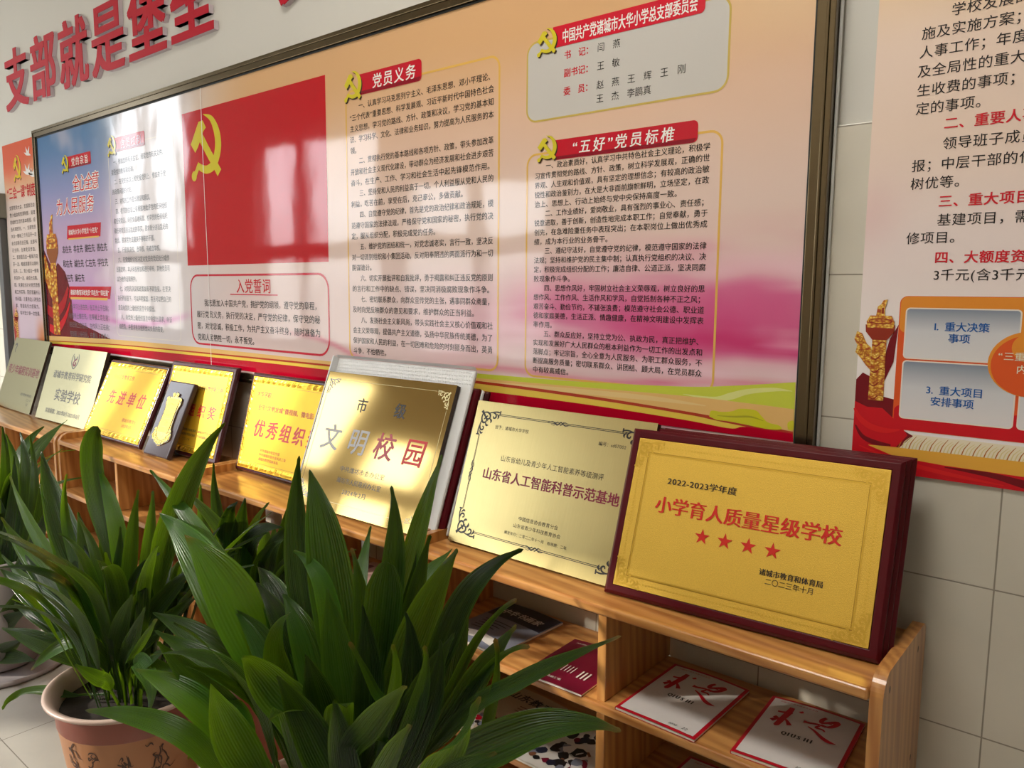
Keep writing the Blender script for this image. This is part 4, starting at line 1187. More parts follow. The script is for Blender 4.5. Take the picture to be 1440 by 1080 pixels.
lm = wallmap(0.0123)
ink_sheet(LX0, LX1, LZ0, LZ1, 0.012, 0.012, far_ink, H['art']).build('printed_sheet', lposter)
b = MB(); b.box(LX0, -0.0118, LZ0, LX1, -0.0085, LZ1, M['white_plastic']); b.build('foam_backing', lposter)
b = MB()
emblem(b, -5.13, 2.02, 0.115, 0.145, 0.0004, H['yellow'], H['dark'])
b.mapped(lm).build('emblem', lposter)
for cx, cz, s in ((-4.905, 2.155, 0.05), (-4.925, 2.055, 0.06), (-4.850, 2.035, 0.05), (-4.880, 2.045, 0.035)):
    b = MB(); b.poly([(cx - s, cz + 0.2 * s), (cx - 0.3 * s, cz + 0.1 * s), (cx - 0.45 * s, cz + 0.8 * s), (cx + 0.1 * s, cz + 0.25 * s), (cx + 0.7 * s, cz + 0.75 * s), (cx + 0.5 * s, cz), (cx + s, cz - 0.3 * s), (cx + 0.2 * s, cz - 0.25 * s), (cx - 0.4 * s, cz - 0.15 * s)], 0.0006, H['white']); b.mapped(lm).build('dove', lposter)
b = MB()
b.text('“三会一课”制度', -5.255, 1.930, 0.075, H['red'], width=0.43, bold=0.02)
FAR = ['支部党员大会、支部委员会', '党小组会和党课制度，是党', '的组织生活的基本制度，应', '当长期坚持。一、支部党员', '大会一般每三个月召开一次', '由支部委员会召集，支部书', '记主持，全体党员参加。', '二、支部委员会一般每月召', '开一次，根据需要可以随时',
       '召开。三、党小组会一般每', '月召开一次，由组长召集。', '四、党课应当针对党员思想', '和工作实际，回应普遍关心', '的问题，注重身边人讲身边', '事，增强吸引力感染力。', '五、每年至少讲一次党课。']
paragraph(b, FAR, -5.235, -4.845, 1.865, 1.26, 0.026, H['black'], 11)
column_art(b, -5.235, 1.10, 0.06, 0.20, 0.0010, H['gilt'], H['dark'], H['line'])
b.mapped(lm).build('poster_text', lposter)

# trunking and switch box at the far left edge
b = MB(); b.box(-5.375, -0.045, 0.0, -5.310, -0.0085, 1.82, M['dark_grey'])
tag(b.build('cable_trunking', None, bevel=0.004), 'grey upright cable trunking left of the small poster', 'cable trunking')
t = thing('switch_box', 'olive grey electric box on the wall at the far left', 'electric box', Vector((-5.42, 0, 1.82)))
b = MB(); b.box(-5.56, -0.10, 1.822, -5.285, -0.001, 1.965, M['grey_metal']); b.build('housing', t, bevel=0.006)
b = MB(); b.box(-5.54, -0.106, 1.834, -5.300, -0.101, 1.953, M['grey_metal']); b.build('cover', t, bevel=0.002)

# ------------------------------------------------------------------ big raised slogan characters on the wall
for ch, x in (('支', -5.150), ('部', -4.768), ('就', -4.386), ('是', -4.004), ('堡', -3.622), ('垒', -3.245), ('党', -2.480)):
    t = thing('wall_character', 'raised red wall character %s with grey sides, %s' % (ch, {'支': 'first of the slogan', '部': 'second of the slogan', '就': 'third of the slogan', '是': 'fourth of the slogan', '堡': 'fifth of the slogan', '垒': 'sixth of the slogan, before the gap', '党': 'cut by the top edge after the gap'}[ch]),
              'raised character', Vector((x + 0.17, 0, 2.41)), 'raised red slogan characters above the notice board')
    f = wallmap(0.0)
    b = MB(); b.solid_glyph(ch, x, 2.437, 0.350, 0.340, 0.0005, 0.0200, M['letter_side'], M['letter_side'], 0.026)
    b.mapped(f).build('foam_body', t)
    b = MB(); b.solid_glyph(ch, x, 2.437, 0.350, 0.340, 0.0202, 0.0225, M['letter_red'], M['letter_red'], 0.026)
    b.mapped(f).build('red_face', t)

# ------------------------------------------------------------------ pine bookshelves along the wall
SHELF_TOP = 0.745
TP = 0.022


def panel_side(mb, x0, x1, y0, y1, z1, m):
    """Upright end panel with a rounded front top corner, profile in the (y, z) plane."""
    r = 0.045
    pts = [(y1, 0.0), (y1, z1 - 0.012), (y1 - 0.012, z1)] + [(y0 + r - r * math.sin(math.radians(a)), z1 - r + r * math.cos(math.radians(a))) for a in range(0, 91, 10)] + [(y0, 0.0)]
    mb.prism(pts, x0, x1, m)
    k = len(pts) * 4
    n = len(mb.v)
    mb.v = [(w, u, v) for (u, v, w) in mb.v]


UNITS = [(-1.482, -0.310, -0.332, -0.020, 'right-hand pine bookshelf with open back nearest the camera'), (-2.650, -1.490, -0.346, -0.034, 'pine bookshelf second from the right, behind the front plant'),
         (-3.752, -2.656, -0.366, -0.050, 'third pine bookshelf, under the yellow plaques'), (-5.140, -3.762, -0.372, -0.056, 'farthest pine bookshelf, under the two pale metal plaques')]
LEVELS_Z = [SHELF_TOP, 0.520, 0.295, 0.075]
for (x0, x1, yf, yb, lab) in UNITS:
    t = thing('bookshelf', lab, 'bookshelf', Vector(((x0 + x1) / 2, (yf + yb) / 2, 0)), 'low pine bookshelves along the wall')
    for px in (x0, x1 - TP):
        b = MB(); panel_side(b, px, px + TP, yf + 0.004, yb, SHELF_TOP + 0.026, M['pine_z'])
        b.build('side_panel', t, bevel=0.004, seg=3)
    xm = (x0 + x1) / 2 + 0.012
    for k, z in enumerate(LEVELS_Z):
        b = MB(); b.box(x0 + TP + 0.0005, yf, z - 0.022, x1 - TP - 0.0005, yb, z, M['pine_x'])
        b.build('top_board' if k == 0 else 'shelf', t, bevel=0.006, seg=3)
        if k < 3:
            zl = LEVELS_Z[k + 1]
            b = MB(); b.box(xm - TP / 2, yf + 0.014, zl + 0.0005, xm + TP / 2, yb, z - 0.0225, M['pine_z'])
            b.build('divider', t, bevel=0.002)
    if lab.startswith('right-hand'):
        for yy, zz in ((yf + 0.045, 0.735), (yf + 0.25, 0.735), (yf + 0.045, 0.51), (yf + 0.25, 0.51)):
            pts = [(yy + 0.004 * math.cos(i * math.pi / 6), zz + 0.007 * math.sin(i * math.pi / 6)) for i in range(12)]
            b = MB(); b.add([(x1 + 0.0004, p[0], p[1]) for p in pts], [tuple(range(12))], M['frame_black'])
            b.build('screw_hole', t)

for lab, x in (('thin white upright strip on the tiles behind the right-hand bookshelf', -0.916), ('thin white upright strip on the tiles behind the second bookshelf', -2.055)):  # thin white strips standing against the tiles beside the dividers
    b = MB(); b.box(x - 0.006, -0.018, 0.0, x + 0.006, -0.0085, 0.735, M['white_plastic'])
    tag(b.build('white_strip', None, bevel=0.002), lab, 'cable duct')

# ------------------------------------------------------------------ award plaques
GM = {}
GM['brushed'] = metal('brushed_brass', rgb(196, 178, 122), 0.32, (90, 3, 90), 0.25, var=0.06)
GM['polished'] = metal('polished_brass', rgb(190, 160, 98), 0.09, (1.5, 2, 1.5), 0.10, var=0.05)
GM['satin'] = metal('satin_pale_brass', rgb(176, 168, 130), 0.30, (3, 80, 80), 0.12, var=0.04)
GM['sand'] = metal('sand_blasted_gold', rgb(238, 188, 74), 0.45, (170, 170, 170), 0.9, 0.45, var=0.30)
GM['sand_line'] = metal('pressed_gold_line', rgb(226, 184, 74), 0.30, (200, 200, 200), 0.2, 0.85)
GM['sand_dark'] = metal('pressed_gold_shade', rgb(190, 146, 56), 0.40, (200, 200, 200), 0.2, 0.75)
GM['foil'] = metal('gold_foil', rgb(234, 184, 40), 0.38, (5, 5, 5), 0.3, 0.5, var=0.08)
GM['foil_wave'] = metal('embossed_gold_foil', rgb(230, 182, 46), 0.26, (34, 22, 22), 1.0, 0.7, var=0.12)
GM['cartouche'] = metal('gilt_cartouche', rgb(232, 200, 96), 0.22, (60, 60, 60), 0.5, 1.0, var=0.1)
GM['maroon'] = plain('maroon_lacquer', rgb(84, 10, 20), 0.34, spec=0.22, var=0.12, nscale=12)
GM['mahogany'] = plain('dark_mahogany_lacquer', rgb(66, 20, 26), 0.20, spec=0.4, var=0.15, nscale=10)
GM['slate'] = plain('dark_lacquer', rgb(62, 50, 56), 0.14, var=0.1)
GM['backing'] = plain('dark_brown_board', rgb(58, 40, 28), 0.6)
GM['foam'] = plain('white_packing_foam', rgb(236, 236, 236), 0.6, var=0.03)
INK = {}
for nme, c in dict(red=(212, 34, 20), black=(36, 30, 26), wine=(134, 20, 54), grey=(186, 182, 182), pink=(186, 70, 76), deep=(120, 90, 40), steel=(92, 88, 84), rust=(190, 60, 30), pale=(238, 226, 170)).items():
    INK[nme] = plain('enamel_' + nme, rgb(*c), 0.35, var=0.02)


def lean(x, y, yaw, tilt, z=SHELF_TOP):
    ex = Vector((math.cos(yaw), math.sin(yaw), 0))
    nn = Vector((-math.sin(yaw), math.cos(yaw), 0))
    up = nn * math.sin(tilt) + Vector((0, 0, math.cos(tilt)))
    out = ex.cross(up)
    return Matrix(((ex.x, up.x, out.x, x), (ex.y, up.y, out.y, y), (ex.z, up.z, out.z, z), (0, 0, 0, 1)))


def plaque_root(label, v, group='award plaques leaning on the shelf', cat='plaque', name='plaque', thick=0.02):
    x, y, yaw, tilt, w, h = v
    m = lean(x, y, yaw, tilt, SHELF_TOP + thick * math.sin(tilt) + 0.0006)
    return thing(name, label, cat, m, group)


def framed_board(t, w, h, thick, rail, m, plate_m, inset=0.0):
    b = MB()
    o = [(0, 0), (w, 0), (w, h), (0, h)]
    i = [(rail, rail), (w - rail, rail), (w - rail, h - rail), (rail, h - rail)]
    c = 0.007
    o2 = [(c, c), (w - c, c), (w - c, h - c), (c, h - c)]
    vs = [(p[0], p[1], -thick) for p in o] + [(p[0], p[1], -c) for p in o] + [(p[0], p[1], 0.0) for p in o2] + [(p[0], p[1], 0.0) for p in i] + [(p[0], p[1], -0.003) for p in i]
    fs = [(3, 2, 1, 0)]
    for a, bb in ((0, 4), (4, 8), (8, 12), (12, 16)):
        fs += [(a + k, a + (k + 1) % 4, bb + (k + 1) % 4, bb + k) for k in range(4)]
    fs.append((16, 17, 18, 19))
    b.add(vs, fs, m)
    b.build('frame', t, world=False, bevel=0.0012)
    b = MB(); b.box(rail + 0.001, rail + 0.001, -0.0025, w - rail - 0.001, h - rail - 0.001, 0.0012, plate_m)
    b.build('plate', t, world=False, bevel=0.0008)


SCROLL = [([(0.10, 0.06), (0.30, 0.04), (0.46, 0.14), (0.44, 0.28), (0.32, 0.30), (0.28, 0.22), (0.34, 0.18)], [0.03, 0.06, 0.07, 0.06, 0.05, 0.05, 0.04]),
          ([(0.40, 0.06), (0.58, 0.02), (0.74, 0.08), (0.76, 0.20), (0.66, 0.24), (0.62, 0.16)], [0.03, 0.05, 0.06, 0.06, 0.05, 0.04]),
          ([(0.60, 0.0), (0.78, -0.02), (0.98, 0.0)], [0.03, 0.05, 0.04]), ([(0.96, -0.08), (0.96, 0.08)], [0.05, 0.05]), ([(0.80, 0.06), (0.90, 0.16), (0.86, 0.26)], [0.02, 0.07, 0.01]),
          ([(0.46, 0.26), (0.56, 0.36), (0.54, 0.46)], [0.02, 0.08, 0.01])]


def corner_scroll(mb, u, v, s, du, dv, w, m):
    """Acanthus corner: the same scroll along both edges, mirrored about the diagonal."""
    for pts, wd in SCROLL:
        mb.ribbon([(u + du * p[0] * s, v + dv * p[1] * s) for p in pts], [q * s * 1.15 for q in wd], w, m, 4)
        mb.ribbon([(u + du * p[1] * s, v + dv * p[0] * s) for p in pts], [q * s * 1.15 for q in wd], w, m, 4)
    mb.ribbon([(u, v), (u + du * 0.22 * s, v + dv * 0.22 * s), (u + du * 0.40 * s, v + dv * 0.40 * s)], [0.12 * s, 0.07 * s, 0.02 * s], w + 0.00005, m, 4)


def mid_scroll(mb, u, v, s, ver, w, m):
    base = [([(-1.0, 0.0), (-0.6, 0.10), (-0.35, 0.0), (-0.15, -0.12), (0.0, 0.0)], [0.02, 0.06, 0.08, 0.07, 0.10]), ([(-0.7, -0.10), (-0.4, -0.14), (-0.25, 0.04), (-0.1, 0.14)], [0.02, 0.05, 0.06, 0.04])]
    for pts, wd in base:
        for sg in (1, -1):
            q = [(sg * a * s, sg * c * s) for a, c in pts]
            mb.ribbon([(u + (c if ver else a), v + (a if ver else c)) for a, c in q], [k * s for k in wd], w, m, 4)


# --- front right: gold plate in a maroon frame, with two more frames behind it
V8 = (-0.9145, -0.2728, 0.0647, 0.3501, 0.575, 0.3793)
t = plaque_root('maroon framed gold plaque with a row of four red stars', V8, thick=0.016)
framed_board(t, 0.575, 0.379, 0.016, 0.021, GM['maroon'], GM['sand'])
b = MB()
for (x0, z0, x1, z1, m_, w_) in ((0.0500, 0.0465, 0.5215, 0.3275, 'sand_dark', 0.0015), (0.0520, 0.0485, 0.5230, 0.3262, 'sand_line', 0.0017)):  # pressed line drawn flat: dark ring as its shade, light ring as highlight
    b.ring([(x0, z0), (x1, z0), (x1, z1), (x0, z1)], [(x0 + 0.003, z0 + 0.003), (x1 - 0.003, z0 + 0.003), (x1 - 0.003, z1 - 0.003), (x0 + 0.003, z1 - 0.003)], w_, GM[m_])
k = 0
for (ax, az, bx, bz) in ((0.035, 0.035, 0.538, 0.035), (0.035, 0.341, 0.538, 0.341), (0.035, 0.035, 0.035, 0.341), (0.538, 0.035, 0.538, 0.341)):
    n_ = int(max(abs(bx - ax), abs(bz - az)) / 0.0072)
    for i in range(n_ + 1):
        cx, cz = ax + (bx - ax) * i / n_, az + (bz - az) * i / n_
        b.poly([(cx - 0.0022, cz), (cx, cz - 0.0022), (cx + 0.0022, cz), (cx, cz + 0.0022)], 0.0016, GM['sand_line'])
for cu, cv, du, dv in ((0.026, 0.026, 1, 1), (0.547, 0.026, -1, 1), (0.026, 0.350, 1, -1), (0.547, 0.350, -1, -1)):
    corner_scroll(b, cu, cv, 0.060, du, dv, 0.0018, GM['sand_line'])
b.build('embossed_border', t, world=False)
b = MB()
b.text('2022-2023学年度', 0.108, 0.2625, 0.0178, INK['black'], w=0.0022, width=0.158, bold=-0.022)
b.text('小学育人质量星级学校', 0.089, 0.200, 0.0395, INK['red'], w=0.0022, width=0.394, bold=-0.030)
for i in range(4):
    cx, cz = 0.207 + i * 0.0497, 0.1625
    b.poly([(cx + (0.0175 if j % 2 == 0 else 0.0068) * math.sin(j * math.pi / 5), cz + (0.0175 if j % 2 == 0 else 0.0068) * math.cos(j * math.pi / 5)) for j in range(10)], 0.0022, INK['red'])
b.text('诸城市教育和体育局', 0.336, 0.1125, 0.0142, INK['black'], w=0.0022, width=0.125, bold=-0.028)
b.text('二〇二三年十月', 0.350, 0.0960, 0.0140, INK['black'], w=0.0022, width=0.096)
b.build_rows('lettering', t)
for k, (px, dy, pw, lab) in enumerate(((-0.862, 0.0172, 0.528, 'maroon framed plaque hidden directly behind the gold four-star plaque'), (-0.856, 0.0312, 0.528, 'rearmost maroon plaque of the stack behind the four-star plaque'))):
    t = plaque_root(lab, (px, -0.2728 + dy + 0.0035, 0.0647, 0.3501, pw, 0.383), thick=0.0125)
    framed_board(t, pw, 0.383, 0.0125, 0.021, GM['maroon'], GM['sand'])

# --- brushed brass plate with black scroll border
V7 = (-1.4330, -0.2380, -0.0080, 0.3200, 0.560, 0.3865)
t = plaque_root('brushed brass plate with black scroll border and purple heading', V7)
b = MB(); b.box(0, 0, -0.018, 0.560, 0.3865, -0.0014, GM['backing']); b.build('backing_board', t, world=False)
b = MB(); b.box(-0.001, -0.001, -0.0012, 0.561, 0.3875, 0.0, GM['brushed']); b.build('plate', t, world=False, bevel=0.0005)
b = MB()
for cu, cv, du, dv in ((0.022, 0.025, 1, 1), (0.539, 0.025, -1, 1), (0.022, 0.360, 1, -1), (0.539, 0.360, -1, -1)):
    corner_scroll(b, cu, cv, 0.068, du, dv, 0.0004, INK['black'])
for z in (0.3520, 0.3555, 0.0335, 0.0370):
    b.poly([(0.083, z), (0.487, z), (0.487, z + 0.0017), (0.083, z + 0.0017)], 0.0003, INK['black'])
for x in (0.0265, 0.0292, 0.531, 0.5337):
    b.poly([(x, 0.090), (x + 0.0013, 0.090), (x + 0.0013, 0.295), (x, 0.295)], 0.0003, INK['black'])
for u, v, ver in ((0.285, 0.3538, False), (0.285, 0.0353, False), (0.0280, 0.192, True), (0.5325, 0.192, True)):
    mid_scroll(b, u, v, 0.036, ver, 0.0005, INK['black'])
b.text('授予：诸城市大华学校', 0.079, 0.3175, 0.0115, INK['black'], width=0.116, w=0.0004)
b.text('编号：sd07002', 0.412, 0.3165, 0.0115, INK['black'], width=0.079, w=0.0004)
b.text('山东省幼儿及青少年人工智能素养等级测评', 0.121, 0.2355, 0.0172, INK['black'], width=0.325, w=0.0004)
b.text('山东省人工智能科普示范基地', 0.070, 0.183, 0.0330, INK['wine'], width=0.430, bold=0.028, w=0.0004)
b.text('中国信息协会教育分会', 0.220, 0.0960, 0.0118, INK['black'], width=0.126, w=0.0004)
b.text('山东省青少年科技教育协会', 0.208, 0.0765, 0.0118, INK['black'], width=0.150, w=0.0004)
b.text('颁发年月：二零二二年十一月\u3000有效期：二年', 0.184, 0.0550, 0.0095, INK['black'], width=0.198, w=0.0004)
b.build_rows('lettering', t)

# --- polished brass plate in front of a packing-foam sleeve
V6 = (-2.0693, -0.2899, 0.0222, 0.374, 0.5598, 0.431)
t = plaque_root('mirror-bright brass plate with brush lettering, part greyed by painted reflection, in front of white foam', V6)
b = MB(); b.box(0, 0, -0.018, 0.5598, 0.431, -0.0014, GM['backing']); b.build('backing_board', t, world=False)
b = MB(); b.box(-0.001, -0.001, -0.0012, 0.5608, 0.432, 0.0, GM['polished']); b.build('plate', t, world=False, bevel=0.0005)
b = MB()
th = 0.0011
for (x0, z0, x1, z1) in ((0.066, 0.4075, 0.492, 0.4075 + th), (0.066, 0.027, 0.492, 0.027 + th), (0.0135, 0.075, 0.0135 + th, 0.355), (0.545, 0.075, 0.545 + th, 0.355)):
    b.poly([(x0, z0), (x1, z0), (x1, z1), (x0, z1)], 0.0003, INK['deep'] if x0 < 0.05 else INK['pale'])
for cu, cv, du, dv in ((0.0135, 0.4085, 1, -1), (0.546, 0.4085, -1, -1), (0.0135, 0.0275, 1, 1), (0.546, 0.0275, -1, 1)):
    corner_scroll(b, cu, cv, 0.050, du, dv, 0.0004, INK['grey'] if du > 0 else INK['pale'])
b.text('市', 0.172, 0.317, 0.048, INK['black'], bold=0.014, w=0.0004)
b.text('级', 0.342, 0.317, 0.048, INK['black'], bold=0.020, w=0.0004)
for ch, x, m_ in (('文', 0.050, 'grey'), ('明', 0.176, 'grey'), ('校', 0.294, 'pink'), ('园', 0.420, 'red')):  # grey and pink stand for bright reflection painted into the ink
    b.text(ch, x, 0.190, 0.086, INK[m_], bold=0.016, slant=0.10, w=0.0004)
b.text('中共潍坊市委办公室', 0.175, 0.127, 0.0185, INK['steel'], width=0.200, w=0.0004)
b.text('潍坊市人民政府办公室', 0.174, 0.092, 0.0185, INK['steel'], width=0.198, w=0.0004)
b.text('2024年2月', 0.212, 0.060, 0.0185, INK['steel'], width=0.110, w=0.0004)
b.build_rows('lettering', t)


def foam_sheet(label, x, y, w, h, th, ridge):
    t = plaque_root(label, (x, y, 0.0222, 0.374, w, h), None, 'packing foam', 'packing_foam', th)
    b = MB(); b.box(0, 0, -th, w, h, 0, GM['foam']); b.build('slab', t, world=False, bevel=0.006)
    if ridge:
        b = MB()
        for j in range(4):
            for i in range(62):
                cx, cz = 0.012 + i * (w - 0.024) / 61 + (0.0045 if j % 2 else 0), h - 0.010 - j * 0.011
                b.add([(cx - 0.0038, cz, 0.0), (cx, cz - 0.0045, 0.0), (cx + 0.0038, cz, 0.0), (cx, cz + 0.0045, 0.0), (cx, cz, 0.0030)], [(0, 1, 4), (1, 2, 4), (2, 3, 4), (3, 0, 4)], GM['foam'])
        b.add([(-0.004, h, 0.0), (w + 0.004, h, 0.0), (w + 0.004, h + 0.006, 0.012), (-0.004, h + 0.006, 0.012)], [(0, 1, 2, 3), (3, 2, 1, 0)], GM['foam'])
        b.build('bubble_lining', t, world=False)
        b = MB(); b.prism([(-0.006, 0.0), (-0.001, 0.0), (-0.001, h), (-0.006, h)], -th, 0.021, GM['foam']); b.build('folded_edge', t, world=False, bevel=0.001)
    return t


foam_sheet('white bubble-lined foam sheet standing behind the mirror-bright brass plate', -2.074, -0.2680, 0.600, 0.480, 0.014, True)
t = plaque_root('dark maroon board sandwiched behind the white foam sheet', (-2.050, -0.2520, 0.0222, 0.374, 0.590, 0.425), thick=0.016)
framed_board(t, 0.590, 0.425, 0.016, 0.021, GM['maroon'], GM['sand'])
foam_sheet('plain white foam slab between the two dark boards', -2.052, -0.2340, 0.596, 0.420, 0.012, False)
t = plaque_root('rearmost dark board of the foam-wrapped stack', (-2.056, -0.2205, 0.0222, 0.374, 0.608, 0.415), thick=0.014)
framed_board(t, 0.608, 0.415, 0.014, 0.021, GM['mahogany'], GM['sand'])


# --- yellow foil plaques in dark frames
def foil_plaque(label, v, rail, frame_m):
    t = plaque_root(label, v, thick=0.018)
    w, h = v[4], v[5]
    framed_board(t, w, h, 0.018, rail, frame_m, GM['foil'])
    b = MB()
    r = rail + 0.003
    bw = 0.020
    n_ = 40
    for (ax, az, bx, bz, hor) in ((r, r, w - r, r, 1), (r, h - r - bw, w - r, h - r - bw, 1), (r, r + bw, r, h - r - bw, 0), (w - r - bw, r + bw, w - r - bw, h - r - bw, 0)):
        L = (bx - ax) if hor else (bz - az)
        vs, fs = [], []
        for i in range(n_ + 1):
            s = L * i / n_
            hh = 0.0016 + 0.0020 * abs(math.sin(i * 0.9)) + 0.001 * math.sin(i * 2.3)
            for q, wv in ((0, 0.0014), (0.5, hh), (1, 0.0014)):
                vs.append((ax + s, az + bw * q, wv) if hor else (ax + bw * q, az + s, wv))
        for i in range(n_):
            for q in range(2):
                a = i * 3 + q
                f = (a, a + 3, a + 4, a + 1)
                fs.append(f if hor else f[::-1])
        b.add(vs, fs, GM['foil_wave'])
    e0 = rail + 0.028
    b.ring([(e0, e0), (w - e0, e0), (w - e0, h - e0), (e0, h - e0)], [(e0 + 0.001, e0 + 0.001), (w - e0 - 0.001, e0 + 0.001), (w - e0 - 0.001, h - e0 - 0.001), (e0 + 0.001, h - e0 - 0.001)], 0.0015, INK['deep'])
    b.build('embossed_border', t, world=False)
    return t


V5 = (-2.6364, -0.1640, -0.0097, 0.2486, 0.500, 0.370)
t = foil_plaque('yellow plaque in a dark frame, half behind the mirror-bright brass plate', (-2.6240,) + V5[1:], 0.014, GM['mahogany'])
b = MB()
b.text('大华学校：', 0.058, 0.283, 0.024, INK['rust'], pitch=0.0235, bold=0.016, w=0.0016)
b.text('全市“文明龙城”微视频、微电影', 0.080, 0.236, 0.0225, INK['rust'], width=0.345, bold=0.016, w=0.0016)
b.text('优秀组织奖', 0.078, 0.142, 0.068, INK['red'], pitch=0.082, bold=0.024, slant=0.14, w=0.0016)
b.text('中共诸城市委宣传部', 0.144, 0.086, 0.0125, INK['rust'], width=0.125, w=0.0016)
b.text('中共诸城市委市直机关工委', 0.143, 0.071, 0.0125, INK['rust'], width=0.170, w=0.0016)
b.text('诸城市教育和体育局', 0.144, 0.055, 0.0125, INK['rust'], width=0.125, w=0.0016)
b.build_rows('lettering', t)

V4 = (-3.2156, -0.1960, 0.0300, 0.3000, 0.484, 0.383)
t = foil_plaque('yellow plaque in a thick dark frame, behind the small upright award', V4, 0.020, GM['mahogany'])
b = MB()
b.text('诸城市青少年信息学科普创新比赛', 0.090, 0.276, 0.0225, INK['deep'], width=0.335, bold=0.02, w=0.0016)
b.text('优秀组织奖', 0.062, 0.170, 0.055, INK['red'], pitch=0.0735, bold=0.022, w=0.0016)
b.text('诸城市教育和体育局\u3000诸城市科学技术局', 0.190, 0.105, 0.0115, INK['black'], width=0.230, bold=0.01, w=0.0016)
b.text('诸城市科学技术协会\u3000共青团诸城市委', 0.195, 0.087, 0.0115, INK['black'], width=0.210, bold=0.01, w=0.0016)
b.text('二〇二二年', 0.215, 0.068, 0.0105, INK['black'], width=0.060, w=0.0016)
b.build_rows('lettering', t)

V3 = (-3.1421, -0.2653, 0.0094, 0.4254, 0.196, 0.316)
t = plaque_root('small dark upright award with an ornate gilt cartouche', V3)
b = MB(); b.box(0, 0, -0.022, 0.196, 0.316, 0, GM['slate']); b.build('board', t, world=False, bevel=0.006, seg=3)
half = [(0.0, 0.270), (0.012, 0.262), (0.020, 0.252), (0.040, 0.250), (0.056, 0.240), (0.060, 0.222), (0.052, 0.205), (0.050, 0.180), (0.052, 0.140), (0.056, 0.112), (0.070, 0.098), (0.074, 0.080), (0.064, 0.066), (0.044, 0.060), (0.030, 0.050), (0.012, 0.046), (0.0, 0.042)]
cart = [(0.098 + p[0], p[1]) for p in half] + [(0.098 - p[0], p[1]) for p in half[::-1][1:-1]]
b = MB(); b.prism(cart, 0.0002, 0.004, GM['cartouche'])
for sg in (1, -1):
    for cx, cz, r in ((0.050, 0.078, 0.018), (0.030, 0.064, 0.013), (0.010, 0.058, 0.012), (0.046, 0.236, 0.010), (0.014, 0.256, 0.009), (0.053, 0.105, 0.010)):
        pts = [(0.098 + sg * (cx + r * (1 - k / 15) * math.cos(k * 0.8)), cz + r * (1 - k / 15) * math.sin(k * 0.8)) for k in range(13)]
        b.ribbon(pts, [0.0056] * 13, 0.0049, INK['black'], 3)
        b.ribbon(pts, [0.0026] * 13, 0.0054, GM['cartouche'], 3)
    b.ribbon([(0.098 + sg * p[0] * 0.96, 0.156 + (p[1] - 0.156) * 0.975) for p in half], [0.0046] * len(half), 0.0046, INK['black'], 3)
b.build('cartouche', t, world=False, bevel=0.0008)
b = MB()
b.poly(rrect(0.056, 0.098, 0.140, 0.242, 0.008), 0.0056, INK['black'])
b.poly(rrect(0.058, 0.100, 0.138, 0.240, 0.008), 0.0058, GM['foil'])
for z in (0.196, 0.156, 0.122):
    b.ribbon([(0.070, z), (0.126, z)], [0.0016, 0.0016], 0.0060, INK['rust'])
b.text('荣誉证书', 0.070, 0.212, 0.013, INK['rust'], width=0.056, w=0.0062)
b.text('优秀', 0.078, 0.166, 0.020, INK['rust'], width=0.040, w=0.0062)
b.text('学校', 0.080, 0.136, 0.016, INK['rust'], width=0.034, w=0.0062)
b.build_rows('lettering', t)

V2 = (-3.7967, -0.2422, 0.0049, 0.4329, 0.5605, 0.3668)  # plain gold foil, as on the other yellow plaques
t = foil_plaque('bright yellow plaque between the pale metal plaque and the small award', V2, 0.014, GM['mahogany'])
b = MB()
b.text('2021年度教育工作', 0.097, 0.280, 0.025, INK['red'], width=0.200, bold=0.008, w=0.0016)
b.text('先进单位', 0.118, 0.168, 0.070, INK['red'], pitch=0.094, bold=0.024, slant=0.12, w=0.0016)
b.text('诸城市教育局', 0.329, 0.094, 0.019, INK['rust'], width=0.137, w=0.0016)
b.text('2022年3月', 0.345, 0.070, 0.017, INK['rust'], width=0.095, w=0.0016)
b.build_rows('lettering', t)

V1 = (-4.4561, -0.209, 0.0248, 0.3038, 0.5988, 0.3779)
t = plaque_root('pale satin metal plaque with a shield emblem and grey heading', V1)
b = MB(); b.box(0, 0, -0.018, 0.599, 0.378, -0.0014, GM['backing']); b.build('backing_board', t, world=False)
b = MB(); b.box(-0.001, -0.001, -0.0012, 0.600, 0.379, 0.0, GM['satin']); b.build('plate', t, world=False, bevel=0.0005)
b = MB()
b.ribbon([(0.262, 0.352), (0.252, 0.335), (0.254, 0.305), (0.288, 0.276), (0.320, 0.305), (0.323, 0.335), (0.312, 0.352)], [0.004, 0.007, 0.008, 0.006, 0.008, 0.007, 0.004], 0.0004, INK['steel'])
b.ribbon([(0.266, 0.340), (0.286, 0.318), (0.308, 0.340)], [0.008, 0.010, 0.008], 0.0005, INK['steel'])
b.ribbon([(0.306, 0.325), (0.284, 0.318), (0.274, 0.302), (0.290, 0.292), (0.302, 0.304), (0.288, 0.308)], [0.004, 0.008, 0.010, 0.010, 0.008, 0.005], 0.0005, INK['wine'])
b.text('诸城市教育科学研究院', 0.080, 0.221, 0.043, INK['steel'], width=0.430, bold=0.016, w=0.0004)
b.text('实验学校', 0.158, 0.110, 0.066, INK['steel'], width=0.290, bold=0.016, w=0.0004)
b.text('实验周期：2021年8月-2023年8月', 0.098, 0.038, 0.027, INK['steel'], width=0.395, bold=0.012, w=0.0004)
b.build_rows('lettering', t)

